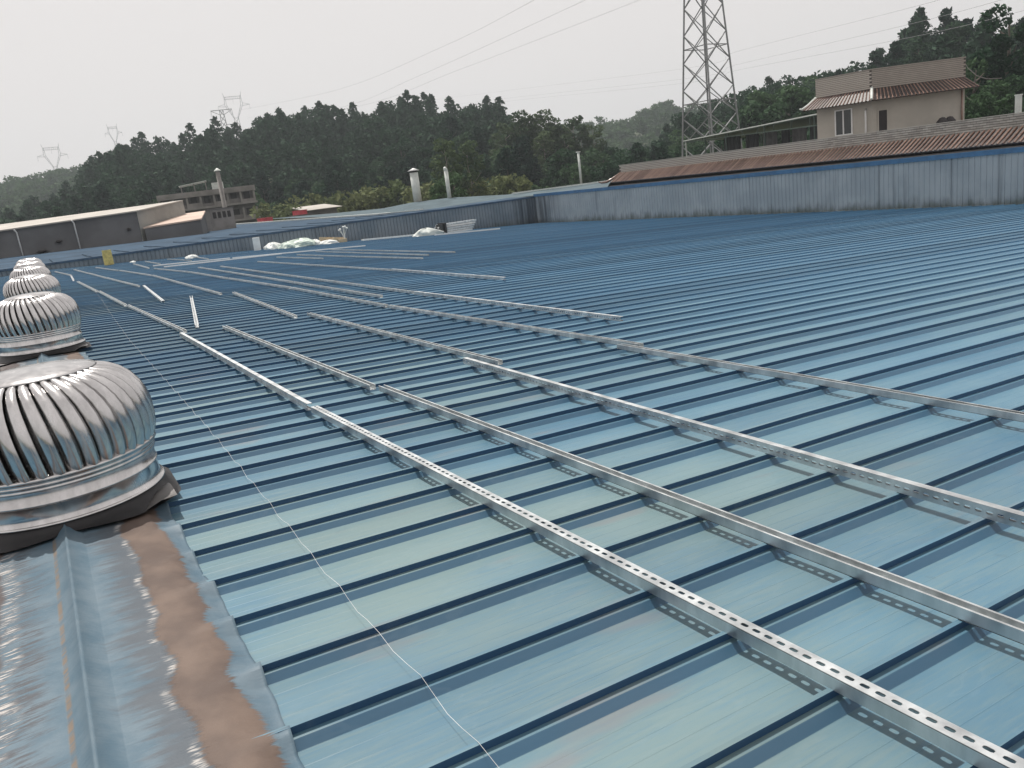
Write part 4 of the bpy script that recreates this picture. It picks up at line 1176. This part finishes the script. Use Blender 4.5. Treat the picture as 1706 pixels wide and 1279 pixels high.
# ------------------------------------------------------------------ pylons and conductors
def big_tower():
    t = empty('lattice_pylon', (69.83, 71.58, 0), 0, 'big steel lattice pylon rising out of the top of the picture', 'pylon')
    a0 = math.atan2(69.83, 71.58)
    base_z, apex = 2.0, 51.5
    def corner(k, z):
        r = 3.5*(apex-z)/(apex-8.0) if z < 36 else 3.5*(apex-36)/(apex-8.0)
        a = k*PI/2 - a0 + 0.04
        return Vector((r*math.cos(a), r*math.sin(a), z))
    levels = [base_z, 7.6, 11.0, 14.1, 17.1, 20.0, 22.9, 25.7, 28.4, 31.0, 33.5, 36.0, 39, 42]
    for k in range(4):
        b = MB()
        for z0, z1 in zip(levels[:-1], levels[1:]): b.bar(corner(k, z0), corner(k, z1), .14)
        b.obj('leg', M['pylon'], t)
    for i, (z0, z1) in enumerate(zip(levels[:-1], levels[1:])):
        b = MB()
        for k in range(4):
            b.bar(corner(k, z0), corner(k+1, z1), .085); b.bar(corner(k+1, z0), corner(k, z1), .085)
            if i < 3:
                m0 = (corner(k, z0)+corner(k+1, z1))/2
                b.bar(corner(k, (z0+z1)/2), corner(k, z0).lerp(corner(k+1, z1), .25), .06); b.bar(corner(k+1, (z0+z1)/2), corner(k+1, z0).lerp(corner(k, z1), .25), .06)
                b.bar(corner(k, (z0+z1)/2), corner(k, z1).lerp(corner(k+1, z0), .25), .06); b.bar(corner(k+1, (z0+z1)/2), corner(k+1, z1).lerp(corner(k, z0), .25), .06)
        b.obj('cross_bracing', M['pylon'], t)
        if i in (3, 5, 7, 9):
            b = MB(); zm = (z0+z1)/2
            for k in range(4): b.bar(corner(k, zm), corner(k+1, zm), .09)
            b.obj('horizontal_frame', M['pylon'], t)
    for z, w in ((36, 7.5), (39, 9.0), (42, 6.5)):
        b = MB()
        for s in (-1, 1):
            u = Vector((math.cos(-a0), math.sin(-a0), 0))*s
            b.bar(u*1.2+Vector((0,0,z-1.2)), u*w+Vector((0,0,z)), .12); b.bar(u*1.2+Vector((0,0,z+.6)), u*w+Vector((0,0,z)), .12)
        b.obj('cross_arm', M['pylon'], t)
    return t
big_tower()
def cat_tower(x, y, ztop, H, w, rz, label, r=.16, body=30):
    t = empty('lattice_pylon', (x, y, ztop-H-body), rz, label, 'pylon', 'far pylons on the skyline')
    z0 = body
    s = H
    leg = MB()
    for sx in (-1, 1):
        for sy in (-1, 1): leg.bar((sx*w*.30, sy*w*.30, 0), (sx*w*.115, sy*w*.10, z0+s*.28), r)
    leg.obj('legs', M['pylon'], t)
    br = MB()
    n = 8
    for i in range(n):
        f0, f1 = i/n, (i+1)/n
        q0, q1 = w*(.30-.185*f0), w*(.30-.185*f1); a, c = (z0+s*.28)*f0, (z0+s*.28)*f1
        for sy in (-1, 1):
            br.bar((-q0, sy*q0, a), (q1, sy*q1, c), r*.6); br.bar((q0, sy*q0, a), (-q1, sy*q1, c), r*.6)
    br.obj('cross_bracing', M['pylon'], t)
    hd = MB()
    for sx in (-1, 1):
        for o in (0, .10):
            hd.bar((sx*w*(.115-o*.4), 0, z0+s*.28), (sx*w*(.46-o), 0, z0+s*.66), r)
            hd.bar((sx*w*(.46-o), 0, z0+s*.66), (sx*w*(.42-o*.4), 0, z0+s*.90), r)
        hd.bar((sx*w*.44, 0, z0+s*.62), (sx*w*.80, 0, z0+s*.64), r); hd.bar((sx*w*.45, 0, z0+s*.70), (sx*w*.80, 0, z0+s*.645), r*.7)
        hd.bar((sx*w*.80, 0, z0+s*.64), (sx*w*.80, 0, z0+s*.50), r*.6)
        hd.bar((sx*w*.42, 0, z0+s*.90), (sx*w*.47, 0, z0+s*1.02), r)
        for j in range(5):
            f = j/5; hd.bar((sx*w*(.115+.345*f), 0, z0+s*(.28+.38*f)), (sx*w*(.075+.285*(f+.2)), 0, z0+s*(.28+.38*(f+.2))), r*.5)
    hd.bar((-w*.44, 0, z0+s*.90), (w*.44, 0, z0+s*.90), r); hd.bar((-w*.45, 0, z0+s*.83), (w*.45, 0, z0+s*.83), r)
    for j in range(8):
        x0 = -w*.44+w*.88*j/8; hd.bar((x0, 0, z0+s*.83), (x0+w*.11, 0, z0+s*.90), r*.5)
    hd.bar((-w*.12, 0, z0+s*.28), (w*.12, 0, z0+s*.28), r)
    hd.bar((0, 0, z0+s*.83), (0, 0, z0+s*.70), r*.5)
    hd.obj('pylon_head', M['pylon'], t)
cat_tower(26.0, 599.4, 67.4, 19, 10.5, -.05, 'faint far pylon nearest the left edge of the skyline', .20, 24)
cat_tower(84.5, 795.4, 98.7, 20, 8.5, -.1, 'tiny far pylon above the left end of the dark hill', .24, 34)
cat_tower(116.0, 486.4, 76.3, 18.5, 10.5, -.22, 'larger far pylon with a wide forked head above the hill', .17, 30)
def mast():
    t = empty('lattice_pylon', (65.4, 292.8, 22), -.2, 'darker short pylon with one crossarm in front of the forked pylon', 'pylon', 'far pylons on the skyline')
    b = MB()
    for sx in (-1, 1):
        for sy in (-1, 1): b.bar((sx*1.9, sy*1.9, 0), (sx*.55, sy*.55, 22.5), .16)
    b.obj('legs', M['pylon'], t)
    b = MB(); n = 12
    for i in range(n):
        q0, q1 = 1.9-1.35*i/n, 1.9-1.35*(i+1)/n; a, c = 22.5*i/n, 22.5*(i+1)/n
        for s in (-1, 1):
            b.bar((-q0, s*q0, a), (q1, s*q1, c), .10); b.bar((q0, s*q0, a), (-q1, s*q1, c), .10); b.bar((s*q0, -q0, a), (s*q1, q1, c), .10)
    b.obj('cross_bracing', M['pylon'], t)
    b = MB()
    b.bar((-3.4, 0, 22.5), (3.4, 0, 22.6), .20)
    for s in (-1, 1): b.bar((s*3.3, 0, 22.4), (s*.6, 0, 21.0), .14); b.bar((s*3.3, 0, 22.5), (s*3.5, 0, 20.6), .10)
    b.bar((.6, 0, 17.8), (2.4, 0, 17.8), .16)
    b.obj('cross_arm', M['pylon'], t)
mast()
def cat_curve(P, n=10):
    P = [Vector(p) for p in P]; out = []
    for i in range(len(P)-1):
        p0, p1, p2, p3 = P[max(0, i-1)], P[i], P[i+1], P[min(len(P)-1, i+2)]
        for k in range(n):
            t = k/n
            out.append(0.5*((2*p1)+(p2-p0)*t+(2*p0-5*p1+4*p2-p3)*t*t+(3*p1-p0-3*p2+p3)*t**3))
    out.append(P[-1]); return out
WIRES = {
 'first': [(115.4, 472.1, 65.4), (112.7, 310.1, 51.1), (101.0, 195.4, 44.7), (91.4, 137.4, 41.9), (81.0, 95.2, 38.8)],
 'second': [(118.3, 471.4, 61.0), (115.1, 319.9, 45.7), (107.9, 225.5, 42.5), (99.1, 131.9, 40.6), (86.4, 90.3, 37.2)],
 'third': [(121.7, 470.5, 57.8), (116.6, 298.0, 43.5), (112.6, 211.9, 41.2), (106.8, 125.8, 39.1), (91.8, 84.8, 35.1)],
 'upper': [(177.0, 380.9, 53.0), (171.9, 281.7, 43.7), (147.3, 156.6, 31.1), (136.9, 131.7, 30.3), (100.4, 65.7, 24.4), (81.2, 38.9, 21.9)],
 'middle': [(176.6, 381.1, 49.7), (171.6, 281.8, 40.9), (147.2, 156.7, 28.7), (136.8, 131.8, 27.7), (100.4, 65.7, 22.5), (81.2, 38.8, 20.5)],
 'lower': [(176.4, 381.2, 48.3), (171.5, 281.9, 39.8), (147.2, 156.8, 27.7), (136.8, 131.9, 26.6), (100.4, 65.7, 20.9), (81.2, 38.8, 19.0)],
}
for nm in ('first', 'second', 'third'):
    b = MB()
    for o_ in (-.25, .25): b.tube(cat_curve([(p[0]+o_, p[1], p[2]+o_*.5) for p in WIRES[nm]]), .015, 4)
    tag(b.obj('power_line', M['wire']), f'{nm} from the left of the paired wires rising from the forked pylon over the roof', 'power line', 'paired wires crossing the sky')
for nm in ('upper', 'middle', 'lower'):
    b = MB(); b.tube(cat_curve(WIRES[nm]), .017, 4)
    tag(b.obj('power_line', M['wire']), f'{nm} of the three thin wires passing behind the big pylon', 'power line', 'thin wires behind the big pylon')


# ------------------------------------------------------------------ haze
hz = MB().box((-900, -400, -1.0), (1000, 1100, 125)).obj('haze', None)
hz.data.materials.clear()
hm = bpy.data.materials.new('haze_air'); hm.use_nodes = True
hm.node_tree.nodes.clear()
ho = hm.node_tree.nodes.new('ShaderNodeOutputMaterial'); hv = hm.node_tree.nodes.new('ShaderNodeVolumePrincipled')
hv.inputs['Color'].default_value = (0.84, 0.92, 0.98, 1); hv.inputs['Density'].default_value = 0.00046; hv.inputs['Anisotropy'].default_value = 0.35
hm.node_tree.links.new(hv.outputs[0], ho.inputs['Volume'])
hz.data.materials.append(hm); hz['kind'] = 'stuff'
